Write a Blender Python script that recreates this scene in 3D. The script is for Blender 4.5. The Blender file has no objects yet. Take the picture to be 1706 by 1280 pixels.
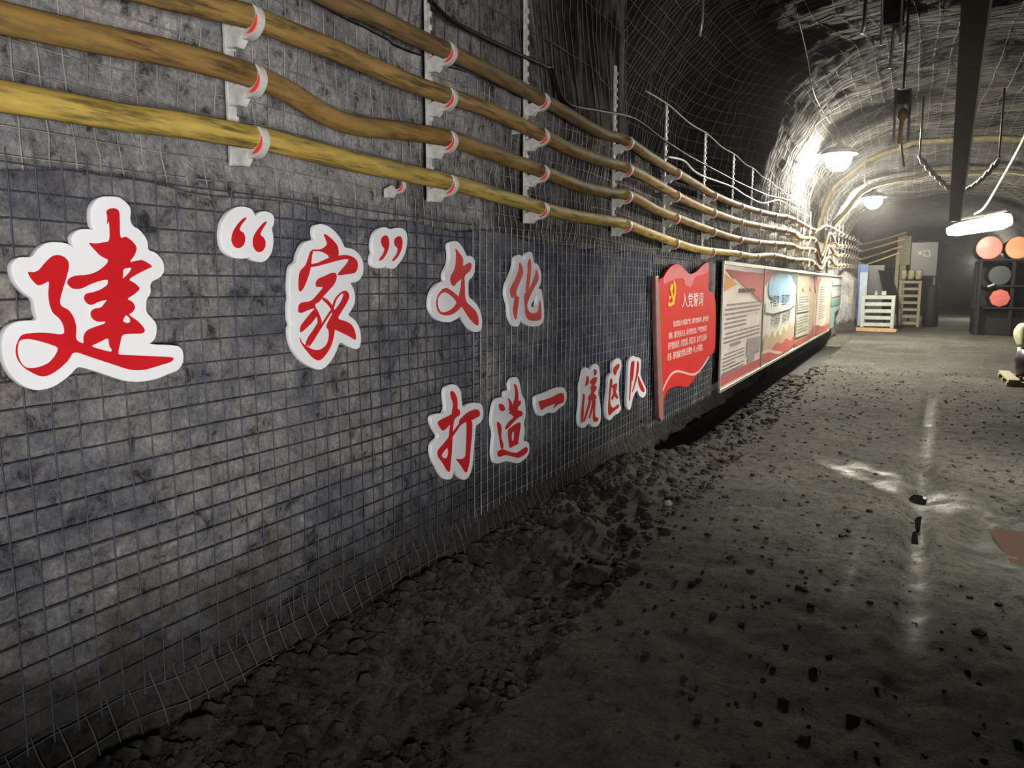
import bpy, bmesh, math, random
from mathutils import Vector, Matrix, noise

random.seed(7)
S = bpy.context.scene
COL = S.collection

# ------------------------------------------------------------------ camera
IMG_W, IMG_H, FPX = 1706.0, 1280.0, 1250.0
CAM_H = 1.40
VP = (1515.0, 475.0)                        # where the roadway's axis vanishes
_a = Vector((VP[0]-IMG_W/2, IMG_H/2-VP[1], FPX)).normalized()
_r = Vector((1, 0, 0))
_u = _a.cross(_r).normalized()
if _u.y < 0: _u = -_u
_x = -_a.cross(_u)                          # world X (right) in camera coordinates
RIGHT = Vector((_x[0], _a[0], _u[0])); UP = Vector((_x[1], _a[1], _u[1])); FWD = Vector((_x[2], _a[2], _u[2]))
cam_data = bpy.data.cameras.new('camera'); cam = bpy.data.objects.new('camera', cam_data); COL.objects.link(cam)
cam_data.sensor_fit = 'HORIZONTAL'; cam_data.sensor_width = 36.0; cam_data.lens = FPX/IMG_W*36.0
cam_data.clip_start = 0.02; cam_data.clip_end = 200
mw = Matrix.Identity(4)
for i in range(3):
    mw[i][0] = RIGHT[i]; mw[i][1] = UP[i]; mw[i][2] = -FWD[i]
mw[2][3] = CAM_H
cam.matrix_world = mw
S.camera = cam

def ray(px, py): return RIGHT*(px-IMG_W/2) + UP*(IMG_H/2-py) + FWD*FPX
def on_x(px, py, X):
    r = ray(px, py); return r*(X/r.x) + Vector((0, 0, CAM_H))
def on_z(px, py, Z=0.0):
    r = ray(px, py); return r*((Z-CAM_H)/r.z) + Vector((0, 0, CAM_H))
def on_y(px, py, Y):
    r = ray(px, py); return r*(Y/r.y) + Vector((0, 0, CAM_H))

# ------------------------------------------------------------------ world, lights, exposure
w = bpy.data.worlds.new('mine_dark'); S.world = w; w.use_nodes = True
w.node_tree.nodes['Background'].inputs[0].default_value = (0.75, 0.78, 0.85, 1)
w.node_tree.nodes['Background'].inputs[1].default_value = 0.008
S.view_settings.view_transform = 'Standard'; S.view_settings.look = 'None'
S.view_settings.exposure = 0.0; S.view_settings.gamma = 1.0; S.view_settings.use_curve_mapping = False

def light(name, kind, loc, energy, color=(1, 1, 1), size=0.2, aim=None, angle=60, blend=0.8):
    d = bpy.data.lights.new(name, kind); o = bpy.data.objects.new(name, d); COL.objects.link(o)
    d.energy = energy; d.color = color; o.location = loc
    if kind in ('POINT', 'SPOT'): d.shadow_soft_size = size
    if kind == 'SPOT': d.spot_size = math.radians(angle); d.spot_blend = blend
    if aim is not None:
        o.rotation_euler = (Vector(aim)-Vector(loc)).to_track_quat('-Z', 'Y').to_euler()
    return o
# a hand lamp beside and behind the photographer, thrown on the lettered wall
light('hand_lamp_beam', 'SPOT', (1.0, -0.7, 1.10), 660, (1.0, 0.97, 0.94), 0.25, (-1.8, 2.5, 1.86), 73, 1.0)
# unseen spot added at the right, outside the frame, to brighten the boards
light('right_fill_spot', 'SPOT', (3.0, 6.0, 1.4), 900, (1.0, 0.95, 0.84), 0.15, (-1.8, 7.4, 1.05), 80, 0.8)
# unseen spot added overhead, outside the frame, to brighten the wheel track
light('track_fill_spot', 'SPOT', (1.5, 4.9, 3.3), 1000, (1.0, 0.96, 0.80), 0.15, (0.9, 5.3, 0.0), 74, 0.9)
# the next roadway lamp of the same line, behind the photographer
light('lamp_behind', 'POINT', (-0.2, -3.0, 3.3), 12, (1.0, 0.93, 0.80), 0.15)
# added point light, hidden behind the cylinder rack, to brighten the far end
light('far_fill_light', 'POINT', (2.3, 36.0, 2.3), 700, (1.0, 0.95, 0.80), 0.15)
LAMP_STRENGTH = 1550.0
TUBE_STRENGTH = 50.0
LAMP_COLOR = (1.0, 0.93, 0.76)

# ------------------------------------------------------------------ materials
def new_mat(name):
    m = bpy.data.materials.new(name); m.use_nodes = True
    return m, m.node_tree, m.node_tree.nodes['Principled BSDF']
def nd(t, typ, **kw):
    n = t.nodes.new(typ)
    for k, v in kw.items():
        if k in n.inputs.keys() if hasattr(n.inputs, 'keys') else False: n.inputs[k].default_value = v
        else: setattr(n, k, v)
    return n
def c4(c): return (c[0], c[1], c[2], 1)
def srgb(r, g, b):
    f = lambda v: (v/255/12.92) if v/255 <= 0.04045 else ((v/255+0.055)/1.055)**2.4
    return (f(r), f(g), f(b))
def noise_tex(t, scale, detail=6, rough=0.6, vec=None, dist=0.0):
    n = t.nodes.new('ShaderNodeTexNoise'); n.inputs['Scale'].default_value = scale
    n.inputs['Detail'].default_value = detail; n.inputs['Roughness'].default_value = rough
    n.inputs['Distortion'].default_value = dist
    if vec is not None: t.links.new(vec, n.inputs['Vector'])
    return n
def ramp(t, fac, stops):
    r = t.nodes.new('ShaderNodeValToRGB'); e = r.color_ramp.elements
    while len(e) < len(stops): e.new(0.5)
    for i, (p, c) in enumerate(stops):
        e[i].position = p; e[i].color = c4(c) if hasattr(c, '__len__') else (c, c, c, 1)
    t.links.new(fac, r.inputs[0]); return r
def mix(t, fac, a, b, blend='MIX'):
    m = t.nodes.new('ShaderNodeMix'); m.data_type = 'RGBA'; m.blend_type = blend
    if hasattr(fac, 'is_linked'): t.links.new(fac, m.inputs[0])
    else: m.inputs[0].default_value = fac
    for v, i in ((a, 6), (b, 7)):
        if hasattr(v, 'is_linked'): t.links.new(v, m.inputs[i])
        else: m.inputs[i].default_value = c4(v)
    return m.outputs[2]
def bump(t, b, height, strength, distance=0.02, normal=None):
    n = t.nodes.new('ShaderNodeBump'); n.inputs['Strength'].default_value = strength; n.inputs['Distance'].default_value = distance
    t.links.new(height, n.inputs['Height'])
    if normal is not None: t.links.new(normal, n.inputs['Normal'])
    t.links.new(n.outputs[0], b.inputs['Normal']); return n.outputs[0]
def objco(t, scale=None):
    c = t.nodes.new('ShaderNodeTexCoord')
    if scale is None: return c.outputs['Object']
    m = t.nodes.new('ShaderNodeMapping'); m.inputs['Scale'].default_value = scale
    t.links.new(c.outputs['Object'], m.inputs['Vector']); return m.outputs[0]

def plain(name, color, rough=0.6, metal=0.0, var=0.25, scale=18.0, bmp=0.15, stretch=None, spec=0.4):
    """a painted, cast or woven surface: colour with a little wear and grain"""
    m, t, b = new_mat(name)
    co = objco(t, stretch)
    n = noise_tex(t, scale, 5, 0.6, co)
    lo = tuple(max(0, v*(1-var)) for v in color); hi = tuple(min(1, v*(1+var*0.6)) for v in color)
    r = ramp(t, n.outputs[0], [(0.3, lo), (0.7, hi)])
    t.links.new(r.outputs[0], b.inputs['Base Color'])
    b.inputs['Roughness'].default_value = rough; b.inputs['Metallic'].default_value = metal
    b.inputs['Specular IOR Level'].default_value = spec
    if bmp > 0:
        n2 = noise_tex(t, scale*4, 4, 0.6, co); bump(t, b, n2.outputs[0], bmp, 0.004)
    return m
def emissive(name, color, strength):
    m, t, b = new_mat(name)
    b.inputs['Emission Color'].default_value = c4(color); b.inputs['Emission Strength'].default_value = strength
    b.inputs['Base Color'].default_value = (0.8, 0.8, 0.8, 1)
    return m
def rock(name, light_c, dark_c, stain_c, rough=0.9, spots=0.42, bscale=1.0, spec=0.25, coal=None, near=None):
    m, t, b = new_mat(name)
    co = objco(t)
    n1 = noise_tex(t, 1.3, 8, 0.65, co, 0.6); n2 = noise_tex(t, 16, 9, 0.75, co); n3 = noise_tex(t, 75, 5, 0.7, co)
    r1 = ramp(t, n1.outputs[0], [(0.36, dark_c), (0.56, light_c), (0.75, stain_c)])
    r2 = ramp(t, n2.outputs[0], [(spots-0.06, 0.16), (spots+0.03, 0.75), (0.55, 1.0), (0.70, 1.5)])
    r3 = ramp(t, n3.outputs[0], [(0.35, 0.55), (0.6, 1.1)])
    c = mix(t, 1.0, r1.outputs[0], r2.outputs[0], 'MULTIPLY'); c = mix(t, 0.8, c, r3.outputs[0], 'MULTIPLY')
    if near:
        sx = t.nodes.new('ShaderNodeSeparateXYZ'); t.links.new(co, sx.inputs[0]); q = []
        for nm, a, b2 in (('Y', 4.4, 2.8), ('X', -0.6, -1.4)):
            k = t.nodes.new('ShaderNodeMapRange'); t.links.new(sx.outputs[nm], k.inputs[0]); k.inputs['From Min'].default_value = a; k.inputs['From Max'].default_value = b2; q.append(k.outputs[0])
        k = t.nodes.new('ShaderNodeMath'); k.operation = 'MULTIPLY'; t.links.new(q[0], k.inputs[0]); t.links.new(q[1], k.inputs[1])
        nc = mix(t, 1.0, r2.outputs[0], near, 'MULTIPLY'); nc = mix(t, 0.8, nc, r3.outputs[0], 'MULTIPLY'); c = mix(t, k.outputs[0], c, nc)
    if coal:  # multiplies the colour darker at the foot and over a band along Y
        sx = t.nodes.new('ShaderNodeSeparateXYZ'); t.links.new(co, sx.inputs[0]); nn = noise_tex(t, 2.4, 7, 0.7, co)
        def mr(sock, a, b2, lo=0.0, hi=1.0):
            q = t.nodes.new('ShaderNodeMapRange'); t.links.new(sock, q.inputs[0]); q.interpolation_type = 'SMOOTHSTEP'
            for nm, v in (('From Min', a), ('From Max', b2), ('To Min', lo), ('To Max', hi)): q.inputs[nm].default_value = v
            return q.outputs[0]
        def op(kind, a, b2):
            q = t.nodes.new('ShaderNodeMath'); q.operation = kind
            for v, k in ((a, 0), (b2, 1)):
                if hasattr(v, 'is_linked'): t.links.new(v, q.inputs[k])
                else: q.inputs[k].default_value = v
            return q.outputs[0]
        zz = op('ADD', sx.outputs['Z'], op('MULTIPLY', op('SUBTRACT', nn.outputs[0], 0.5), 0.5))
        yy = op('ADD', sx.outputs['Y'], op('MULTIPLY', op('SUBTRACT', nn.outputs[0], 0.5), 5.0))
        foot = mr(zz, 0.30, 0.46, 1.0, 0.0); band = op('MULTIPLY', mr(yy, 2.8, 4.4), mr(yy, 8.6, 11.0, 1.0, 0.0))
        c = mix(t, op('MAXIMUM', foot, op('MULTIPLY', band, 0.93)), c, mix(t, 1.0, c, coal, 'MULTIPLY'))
    t.links.new(c, b.inputs['Base Color'])
    b.inputs['Roughness'].default_value = rough; b.inputs['Specular IOR Level'].default_value = spec
    v = t.nodes.new('ShaderNodeTexVoronoi'); v.inputs['Scale'].default_value = 22; t.links.new(co, v.inputs['Vector'])
    nb = bump(t, b, n2.outputs[0], 0.9*bscale, 0.05)
    nb = bump(t, b, v.outputs['Distance'], 0.35*bscale, 0.02, nb)
    bump(t, b, n3.outputs[0], 0.6*bscale, 0.012, nb)
    return m

M = {}
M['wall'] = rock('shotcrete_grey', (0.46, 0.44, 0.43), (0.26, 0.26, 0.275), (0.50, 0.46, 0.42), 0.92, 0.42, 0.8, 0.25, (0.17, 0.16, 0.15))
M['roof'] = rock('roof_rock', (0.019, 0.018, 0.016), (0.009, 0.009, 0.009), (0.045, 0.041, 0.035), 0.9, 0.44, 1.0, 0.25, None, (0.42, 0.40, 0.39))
M['rubble'] = rock('coal_rubble', (0.085, 0.078, 0.062), (0.035, 0.032, 0.028), (0.13, 0.115, 0.08), 0.95)
M['white'] = plain('white_foam_board', (0.72, 0.73, 0.75), 0.6, 0, 0.06, 5, 0.03, None, 0.2)
M['red'] = plain('red_acrylic', (0.50, 0.010, 0.016), 0.5, 0, 0.12, 6, 0.0, None, 0.2)
M['wire'] = plain('welded_wire_dark', (0.060, 0.068, 0.095), 0.6, 0.2, 0.5, 30, 0.1)
M['net'] = plain('roof_net_grey', (0.25, 0.235, 0.21), 0.7, 0.0, 0.5, 9, 0.1)
M['roofnet'] = plain('roof_net_dull', (0.10, 0.093, 0.082), 0.8, 0.0, 0.5, 9, 0.1)
M['wirelight'] = plain('welded_wire_galv_lit', (0.30, 0.31, 0.335), 0.5, 0.35, 0.6, 7, 0.1)  # galvanised wire, coloured paler for the lamp light it catches
M['strap'] = plain('bracket_white', (0.50, 0.49, 0.46), 0.5, 0.0, 0.35, 25, 0.1)
M['stripe'] = plain('reflective_red', (0.70, 0.05, 0.04), 0.3, 0, 0.1, 10, 0)
M['steel'] = plain('dark_steel', (0.032, 0.028, 0.025), 0.55, 0.6, 0.4, 14, 0.2)
M['galv'] = plain('galvanised', (0.36, 0.36, 0.34), 0.45, 0.7, 0.25, 30, 0.1)
M['rope'] = plain('pale_rope', (0.30, 0.24, 0.22), 0.8, 0, 0.3, 60, 0.2)
M['black'] = plain('black_rubber', (0.006, 0.006, 0.0065), 0.6, 0, 0.3, 20, 0.1, None, 0.2)
M['greycable'] = plain('pale_cable', (0.34, 0.34, 0.31), 0.55, 0, 0.25, 25, 0.1)
M['navyboard'] = plain('navy_board', (0.012, 0.014, 0.024), 0.45, 0, 0.5, 4, 0.1)
M['alu'] = plain('aluminium_trim', (0.42, 0.41, 0.37), 0.4, 0.5, 0.2, 20, 0.1)
M['wood'] = plain('raw_plank', (0.34, 0.20, 0.10), 0.75, 0, 0.4, 6, 0.3, (1, 12, 12))
M['pine'] = plain('grey_pine', (0.23, 0.20, 0.13), 0.8, 0, 0.4, 6, 0.3, (1, 8, 12))
M['crate'] = plain('grey_green_crate', (0.27, 0.30, 0.27), 0.6, 0, 0.25, 12, 0.15)
M['sack'] = plain('woven_sack', (0.30, 0.27, 0.17), 0.85, 0, 0.35, 9, 0.3)
M['palesack'] = plain('pale_green_sack', (0.36, 0.37, 0.24), 0.8, 0, 0.35, 9, 0.3)
M['rib'] = plain('rusty_rib', (0.14, 0.115, 0.065), 0.7, 0.2, 0.4, 14, 0.2)
M['blue'] = plain('blue_board', (0.05, 0.16, 0.45), 0.4, 0, 0.15, 6, 0.0)
M['paleblue'] = plain('pale_blue_board', (0.42, 0.50, 0.62), 0.4, 0, 0.15, 6, 0.0)
M['cap'] = plain('pink_red_cap', (0.58, 0.17, 0.14), 0.28, 0, 0.15, 3, 0.03)
M['capo'] = plain('orange_red_cap', (0.62, 0.20, 0.10), 0.35, 0, 0.15, 3, 0.03)
M['capd'] = plain('dark_red_cap', (0.34, 0.075, 0.065), 0.5, 0, 0.3, 6, 0.03)
M['capk'] = plain('charcoal_cap', (0.022, 0.027, 0.027), 0.6, 0, 0.3, 6, 0.03)
M['yellowrod'] = plain('yellow_steel', (0.40, 0.23, 0.07), 0.5, 0.1, 0.3, 12, 0.1)
M['marking'] = plain('white_marking', (0.75, 0.75, 0.74), 0.5, 0, 0.05, 5, 0)
M['drum'] = plain('navy_drum', (0.010, 0.011, 0.018), 0.35, 0, 0.3, 8, 0.05)
# poster inks
INK = {}
def ink(name, c, rough=0.62):
    if name not in INK: INK[name] = plain('print_'+name, c, rough, 0, 0.10, 5, 0.0, None, 0.15)
    return INK[name]
ink('red', (0.55, 0.020, 0.016)); ink('pink', (0.60, 0.16, 0.17)); ink('ribbon', (0.72, 0.42, 0.40)); ink('gold', (0.80, 0.52, 0.02))
ink('cream', (0.74, 0.66, 0.60)); ink('band', (0.55, 0.12, 0.11)); ink('orange', (0.62, 0.27, 0.08)); ink('text', (0.27, 0.24, 0.24))
ink('palered', (0.80, 0.55, 0.50)); ink('paper', (0.70, 0.68, 0.60)); ink('sky', (0.33, 0.57, 0.80)); ink('cloud', (0.68, 0.74, 0.74)); ink('town', (0.55, 0.43, 0.30))
ink('tan', (0.50, 0.36, 0.26)); ink('sage', (0.50, 0.53, 0.45)); ink('teal', (0.20, 0.27, 0.26)); ink('grey', (0.33, 0.31, 0.29)); ink('tealdk', (0.13, 0.20, 0.19)); ink('letter', (0.86, 0.80, 0.76)); ink('brick', (0.42, 0.12, 0.08)); ink('darkred',(0.34,0.02,0.02)); ink('dark', (0.05, 0.045, 0.05))

def cable_mat(name, base, dark, patch):
    m, t, b = new_mat(name)
    co = objco(t, (18, 1.6, 18)); n = noise_tex(t, 3.0, 7, 0.7, co)
    co2 = objco(t); n2 = noise_tex(t, 5.0, 6, 0.65, co2)
    r = ramp(t, n.outputs[0], [(0.38, dark), (0.53, base), (0.75, tuple(min(1, v*1.35) for v in base))])
    r2 = ramp(t, n2.outputs[0], [(0.42, 0.0), (0.62, 1.0)])
    c = mix(t, r2.outputs[0], r.outputs[0], patch)
    c = mix(t, 0.6, c, r.outputs[0])
    t.links.new(c, b.inputs['Base Color']); b.inputs['Roughness'].default_value = 0.68; b.inputs['Specular IOR Level'].default_value = 0.25
    bump(t, b, n.outputs[0], 0.15, 0.006)
    return m
M['cable_yellow'] = cable_mat('cable_yellow', (0.41, 0.29, 0.066), (0.085, 0.070, 0.020), (0.30, 0.20, 0.05))
M['cable_brown'] = cable_mat('cable_brown', (0.22, 0.128, 0.04), (0.06, 0.038, 0.017), (0.27, 0.18, 0.046))
M['cable_ochre'] = cable_mat('cable_ochre', (0.27, 0.165, 0.05), (0.065, 0.044, 0.020), (0.16, 0.10, 0.04))
M['cable_dark'] = cable_mat('cable_dark', (0.19, 0.115, 0.045), (0.05, 0.036, 0.022), (0.11, 0.072, 0.036))

# backing cloth on the wall: navy, dusted grey
def cloth_mat():
    m, t, b = new_mat('dusty_navy_cloth'); co = objco(t)
    n1 = noise_tex(t, 2.2, 8, 0.68, co, 0.5); n2 = noise_tex(t, 15, 10, 0.74, co, 0.5); n3 = noise_tex(t, 90, 4, 0.7, co)
    sx = t.nodes.new('ShaderNodeSeparateXYZ'); t.links.new(co, sx.inputs[0])
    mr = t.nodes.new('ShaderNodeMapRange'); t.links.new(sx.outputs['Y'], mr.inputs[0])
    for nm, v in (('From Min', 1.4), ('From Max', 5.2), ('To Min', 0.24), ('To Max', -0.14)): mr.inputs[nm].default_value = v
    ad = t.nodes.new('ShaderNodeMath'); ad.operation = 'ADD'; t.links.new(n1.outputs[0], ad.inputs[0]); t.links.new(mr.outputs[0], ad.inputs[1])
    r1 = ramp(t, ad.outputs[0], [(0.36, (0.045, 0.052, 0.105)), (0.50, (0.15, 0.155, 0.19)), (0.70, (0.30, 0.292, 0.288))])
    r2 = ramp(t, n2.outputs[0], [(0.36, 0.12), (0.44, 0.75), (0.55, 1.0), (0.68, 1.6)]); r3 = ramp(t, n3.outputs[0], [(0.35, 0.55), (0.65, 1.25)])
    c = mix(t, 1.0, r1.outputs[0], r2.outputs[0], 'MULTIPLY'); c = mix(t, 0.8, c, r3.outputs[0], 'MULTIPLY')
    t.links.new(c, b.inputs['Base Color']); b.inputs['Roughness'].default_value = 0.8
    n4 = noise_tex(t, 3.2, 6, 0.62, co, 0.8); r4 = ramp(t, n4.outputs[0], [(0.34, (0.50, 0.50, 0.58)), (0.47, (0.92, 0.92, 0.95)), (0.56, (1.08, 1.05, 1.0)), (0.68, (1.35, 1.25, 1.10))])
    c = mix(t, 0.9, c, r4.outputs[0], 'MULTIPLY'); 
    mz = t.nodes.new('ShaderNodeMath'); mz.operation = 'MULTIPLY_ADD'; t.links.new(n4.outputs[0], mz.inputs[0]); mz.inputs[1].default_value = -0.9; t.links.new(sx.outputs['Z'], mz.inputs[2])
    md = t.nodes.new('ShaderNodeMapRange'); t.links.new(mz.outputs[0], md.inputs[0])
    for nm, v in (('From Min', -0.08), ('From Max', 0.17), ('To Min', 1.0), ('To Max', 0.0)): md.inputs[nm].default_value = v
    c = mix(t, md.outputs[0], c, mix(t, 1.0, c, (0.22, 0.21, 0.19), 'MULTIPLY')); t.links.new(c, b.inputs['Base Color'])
    nb = bump(t, b, n2.outputs[0], 0.9, 0.04); bump(t, b, n3.outputs[0], 0.5, 0.01, nb)
    return m
M['cloth'] = cloth_mat()

def floor_mat():
    m, t, b = new_mat('coal_dirt_floor'); co = objco(t)
    n1 = noise_tex(t, 0.9, 8, 0.65, co, 0.4); n2 = noise_tex(t, 14, 9, 0.75, co); n3 = noise_tex(t, 70, 6, 0.75, co)
    r1 = ramp(t, n1.outputs[0], [(0.36, (0.058, 0.057, 0.048)), (0.55, (0.098, 0.095, 0.079)), (0.72, (0.14, 0.134, 0.108))])
    r2 = ramp(t, n2.outputs[0], [(0.38, 0.22), (0.46, 0.80), (0.55, 1.0), (0.70, 1.5)]); r3 = ramp(t, n3.outputs[0], [(0.36, 0.35), (0.47, 0.9), (0.58, 1.05), (0.70, 2.0)])
    c = mix(t, 1.0, r1.outputs[0], r2.outputs[0], 'MULTIPLY'); c = mix(t, 1.0, c, r3.outputs[0], 'MULTIPLY')
    at = t.nodes.new('ShaderNodeAttribute'); at.attribute_name = 'wet'
    c = mix(t, at.outputs['Fac'], c, mix(t, 1.0, c, (0.7, 0.7, 0.7), 'MULTIPLY'))
    t.links.new(c, b.inputs['Base Color'])
    rr = nd(t, 'ShaderNodeMapRange'); t.links.new(at.outputs['Fac'], rr.inputs[0])
    rr.inputs['To Min'].default_value = 0.95; rr.inputs['To Max'].default_value = 0.34
    t.links.new(rr.outputs[0], b.inputs['Roughness'])
    b.inputs['Specular IOR Level'].default_value = 0.22
    nb = bump(t, b, n2.outputs[0], 1.0, 0.05); bump(t, b, n3.outputs[0], 0.8, 0.02, nb)
    return m
M['floor'] = floor_mat()
def matte_black(name):
    m = bpy.data.materials.new(name); m.use_nodes = True; t = m.node_tree; t.nodes.remove(t.nodes['Principled BSDF'])
    d = t.nodes.new('ShaderNodeBsdfDiffuse'); n = noise_tex(t, 20, 3, 0.5, objco(t)); r = ramp(t, n.outputs[0], [(0.3, (0.003, 0.003, 0.003)), (0.7, (0.007, 0.007, 0.006))])
    t.links.new(r.outputs[0], d.inputs['Color']); t.links.new(d.outputs[0], t.nodes['Material Output'].inputs['Surface']); return m
def water_mat(name, c, sp=0.06):
    m, t, b = new_mat(name); b.inputs['Base Color'].default_value = c4(c); b.inputs['Roughness'].default_value = 0.10; b.inputs['Specular IOR Level'].default_value = sp
    b.inputs['IOR'].default_value = 1.33
    n = noise_tex(t, 14, 3, 0.5, objco(t)); bump(t, b, n.outputs[0], 0.04, 0.01)
    return m
M['water'] = matte_black('dark_reflection_water'); M['redwater'] = water_mat('red_reflection_water', (0.055, 0.033, 0.027), 0.3)  # reflections of dark roof and red caps put into the puddle colours

# ------------------------------------------------------------------ object helpers
def props(o, label=None, cat=None, group=None, kind=None):
    if label: o['label'] = label
    if cat: o['category'] = cat
    if group: o['group'] = group
    if kind: o['kind'] = kind
    return o
def empty(name, loc=(0, 0, 0), label=None, cat=None, group=None):
    o = bpy.data.objects.new(name, None); COL.objects.link(o); o.location = loc; o.empty_display_size = 0.1
    return props(o, label, cat, group)
def link_mesh(name, me, mats, parent=None, loc=None, smooth=False):
    o = bpy.data.objects.new(name, me); COL.objects.link(o)
    for m in (mats if isinstance(mats, (list, tuple)) else [mats]): me.materials.append(m)
    if parent is not None: o.parent = parent
    if loc is not None: o.location = loc
    if smooth:
        for p in me.polygons: p.use_smooth = True
    return o
class MB:
    """collects vertices and faces; build() links ONE mesh object. Points are world points, moved to the object's own origin"""
    def __init__(self): self.v = []; self.f = []
    def add(self, vs, fs):
        n = len(self.v); self.v.extend([tuple(q) for q in vs]); self.f.extend([tuple(i+n for i in f) for f in fs])
    def box(self, c, s, rz=0.0, ry=0.0, rx=0.0):
        R = Matrix.Rotation(rz, 3, 'Z') @ Matrix.Rotation(ry, 3, 'Y') @ Matrix.Rotation(rx, 3, 'X')
        c = Vector(c); vs = []
        b = min(s)*0.12
        bm = bmesh.new(); bmesh.ops.create_cube(bm, size=1.0)
        for v in bm.verts: v.co = Vector((v.co.x*s[0], v.co.y*s[1], v.co.z*s[2]))
        bmesh.ops.bevel(bm, geom=bm.edges[:], offset=min(b, 0.012), segments=1, affect='EDGES')
        bm.verts.index_update()
        self.add([c + R @ v.co for v in bm.verts], [[v.index for v in f.verts] for f in bm.faces]); bm.free()
        return self
    def tube(self, pts, r, n=8, closed=False, caps=True, rad=None):
        pts = [Vector(p) for p in pts]; m = len(pts); vs = []; fs = []
        up = Vector((0, 0, 1)); prev = None
        for i, p in enumerate(pts):
            a = pts[i-1] if (i > 0 or closed) else p; b = pts[(i+1) % m] if (i < m-1 or closed) else p
            d = (b-a)
            if d.length < 1e-9: d = Vector((0, 1, 0))
            d.normalize()
            if prev is None:
                s = d.cross(up)
                if s.length < 0.2: s = d.cross(Vector((1, 0, 0)))
            else:
                s = prev - d*prev.dot(d)
                if s.length < 1e-4: s = d.cross(up)
            s.normalize(); prev = s; q = s.cross(d)
            rr = rad[i] if rad else r
            for k in range(n):
                an = 2*math.pi*k/n; vs.append(p + s*(math.cos(an)*rr) + q*(math.sin(an)*rr))
        for i in range(m if closed else m-1):
            j = (i+1) % m
            for k in range(n):
                l = (k+1) % n; fs.append((i*n+k, i*n+l, j*n+l, j*n+k))
        if caps and not closed:
            fs.append(tuple(range(n-1, -1, -1))); fs.append(tuple(range((m-1)*n, m*n)))
        self.add(vs, fs); return self
    def lathe(self, c, prof, n=20, axis='Z'):
        c = Vector(c); vs = []; fs = []
        for (r, h) in prof:
            for k in range(n):
                a = 2*math.pi*k/n; p = (math.cos(a)*r, math.sin(a)*r, h)
                if axis == 'Y': p = (p[0], p[2], p[1])
                vs.append(c+Vector(p))
        for i in range(len(prof)-1):
            for k in range(n):
                l = (k+1) % n; fs.append((i*n+k, i*n+l, (i+1)*n+l, (i+1)*n+k))
        fs.append(tuple(range(n-1, -1, -1))); fs.append(tuple(range((len(prof)-1)*n, len(prof)*n)))
        self.add(vs, fs); return self
    def prism_xz(self, poly, y0, y1):
        n = len(poly); vs = [(x, y0, z) for x, z in poly]+[(x, y1, z) for x, z in poly]
        fs = [tuple(range(n)), tuple(range(2*n-1, n-1, -1))]+[(i, i+n, (i+1) % n+n, (i+1) % n) for i in range(n)]
        self.add(vs, fs); return self
    def build(self, name, mats, parent=None, smooth=False, origin=None):
        # origin: world point of the object's (or of its parent's) own origin
        if parent is not None: og = Vector(parent['_org']) if '_org' in parent else Vector(parent.location)
        elif origin is not None: og = Vector(origin)
        else: og = Vector((0, 0, 0))
        me = bpy.data.meshes.new(name); me.from_pydata([tuple(Vector(v)-og) for v in self.v], [], self.f); me.update()
        bm = bmesh.new(); bm.from_mesh(me); bmesh.ops.recalc_face_normals(bm, faces=bm.faces[:]); bm.to_mesh(me); bm.free()
        return link_mesh(name, me, mats, parent, og if parent is None else None, smooth)

def chaikin(p, it=1):
    for _ in range(it):
        q = []
        for i in range(len(p)):
            a, b = p[i], p[(i+1) % len(p)]
            q.append((a[0]*0.78+b[0]*0.22, a[1]*0.78+b[1]*0.22)); q.append((a[0]*0.22+b[0]*0.78, a[1]*0.22+b[1]*0.78))
        p = q
    return p
def curve_mesh(loops, thick, bevel=0.0):
    cu = bpy.data.curves.new('outline', 'CURVE'); cu.dimensions = '2D'; cu.fill_mode = 'BOTH'; cu.extrude = thick/2
    cu.bevel_depth = bevel; cu.bevel_resolution = 1; cu.offset = -bevel
    for L in loops:
        sp = cu.splines.new('POLY'); sp.points.add(len(L)-1); sp.use_cyclic_u = True
        for i, (a, b) in enumerate(L): sp.points[i].co = (a, b, 0, 1)
    ob = bpy.data.objects.new('outline', cu); me = bpy.data.meshes.new_from_object(ob)
    bpy.data.objects.remove(ob); bpy.data.curves.remove(cu)
    return me
def wallmap(me, X, thick, og):
    """outline drawn in (Y, Z) becomes a plate whose front stands at x = X"""
    for v in me.vertices:
        a, b, c = v.co; v.co = Vector((X - thick/2 + c, a, b)) - og
    bm = bmesh.new(); bm.from_mesh(me); bmesh.ops.recalc_face_normals(bm, faces=bm.faces[:]); bm.to_mesh(me); bm.free()
    return me
def plate(name, loops, X, thick, mat, parent, bevel=0.0):
    """one part standing on the left wall, from outlines in (Y, Z)"""
    og = Vector(parent.location) if parent else Vector((0, 0, 0))
    me = wallmap(curve_mesh(loops, thick, bevel), X, thick, og)
    return link_mesh(name, me, mat, parent)
def plates(name, strokes, X, thick, mat, parent):
    """several overlapping brush strokes joined into one part"""
    og = Vector(parent.location); vs = []; fs = []
    for k, loops in enumerate(strokes):
        me = wallmap(curve_mesh(loops, thick), X + 0.0001*k, thick, og); n = len(vs)
        vs += [tuple(v.co) for v in me.vertices]; fs += [tuple(i+n for i in p.vertices) for p in me.polygons]
        bpy.data.meshes.remove(me)
    me = bpy.data.meshes.new(name); me.from_pydata(vs, [], fs); me.update()
    return link_mesh(name, me, mat, parent)
def text_mesh(body):
    cu = bpy.data.curves.new('text', 'FONT'); cu.body = body; cu.size = 1.0; cu.resolution_u = 3
    ob = bpy.data.objects.new('text', cu); me = bpy.data.meshes.new_from_object(ob)
    bpy.data.objects.remove(ob); bpy.data.curves.remove(cu); return me
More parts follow.
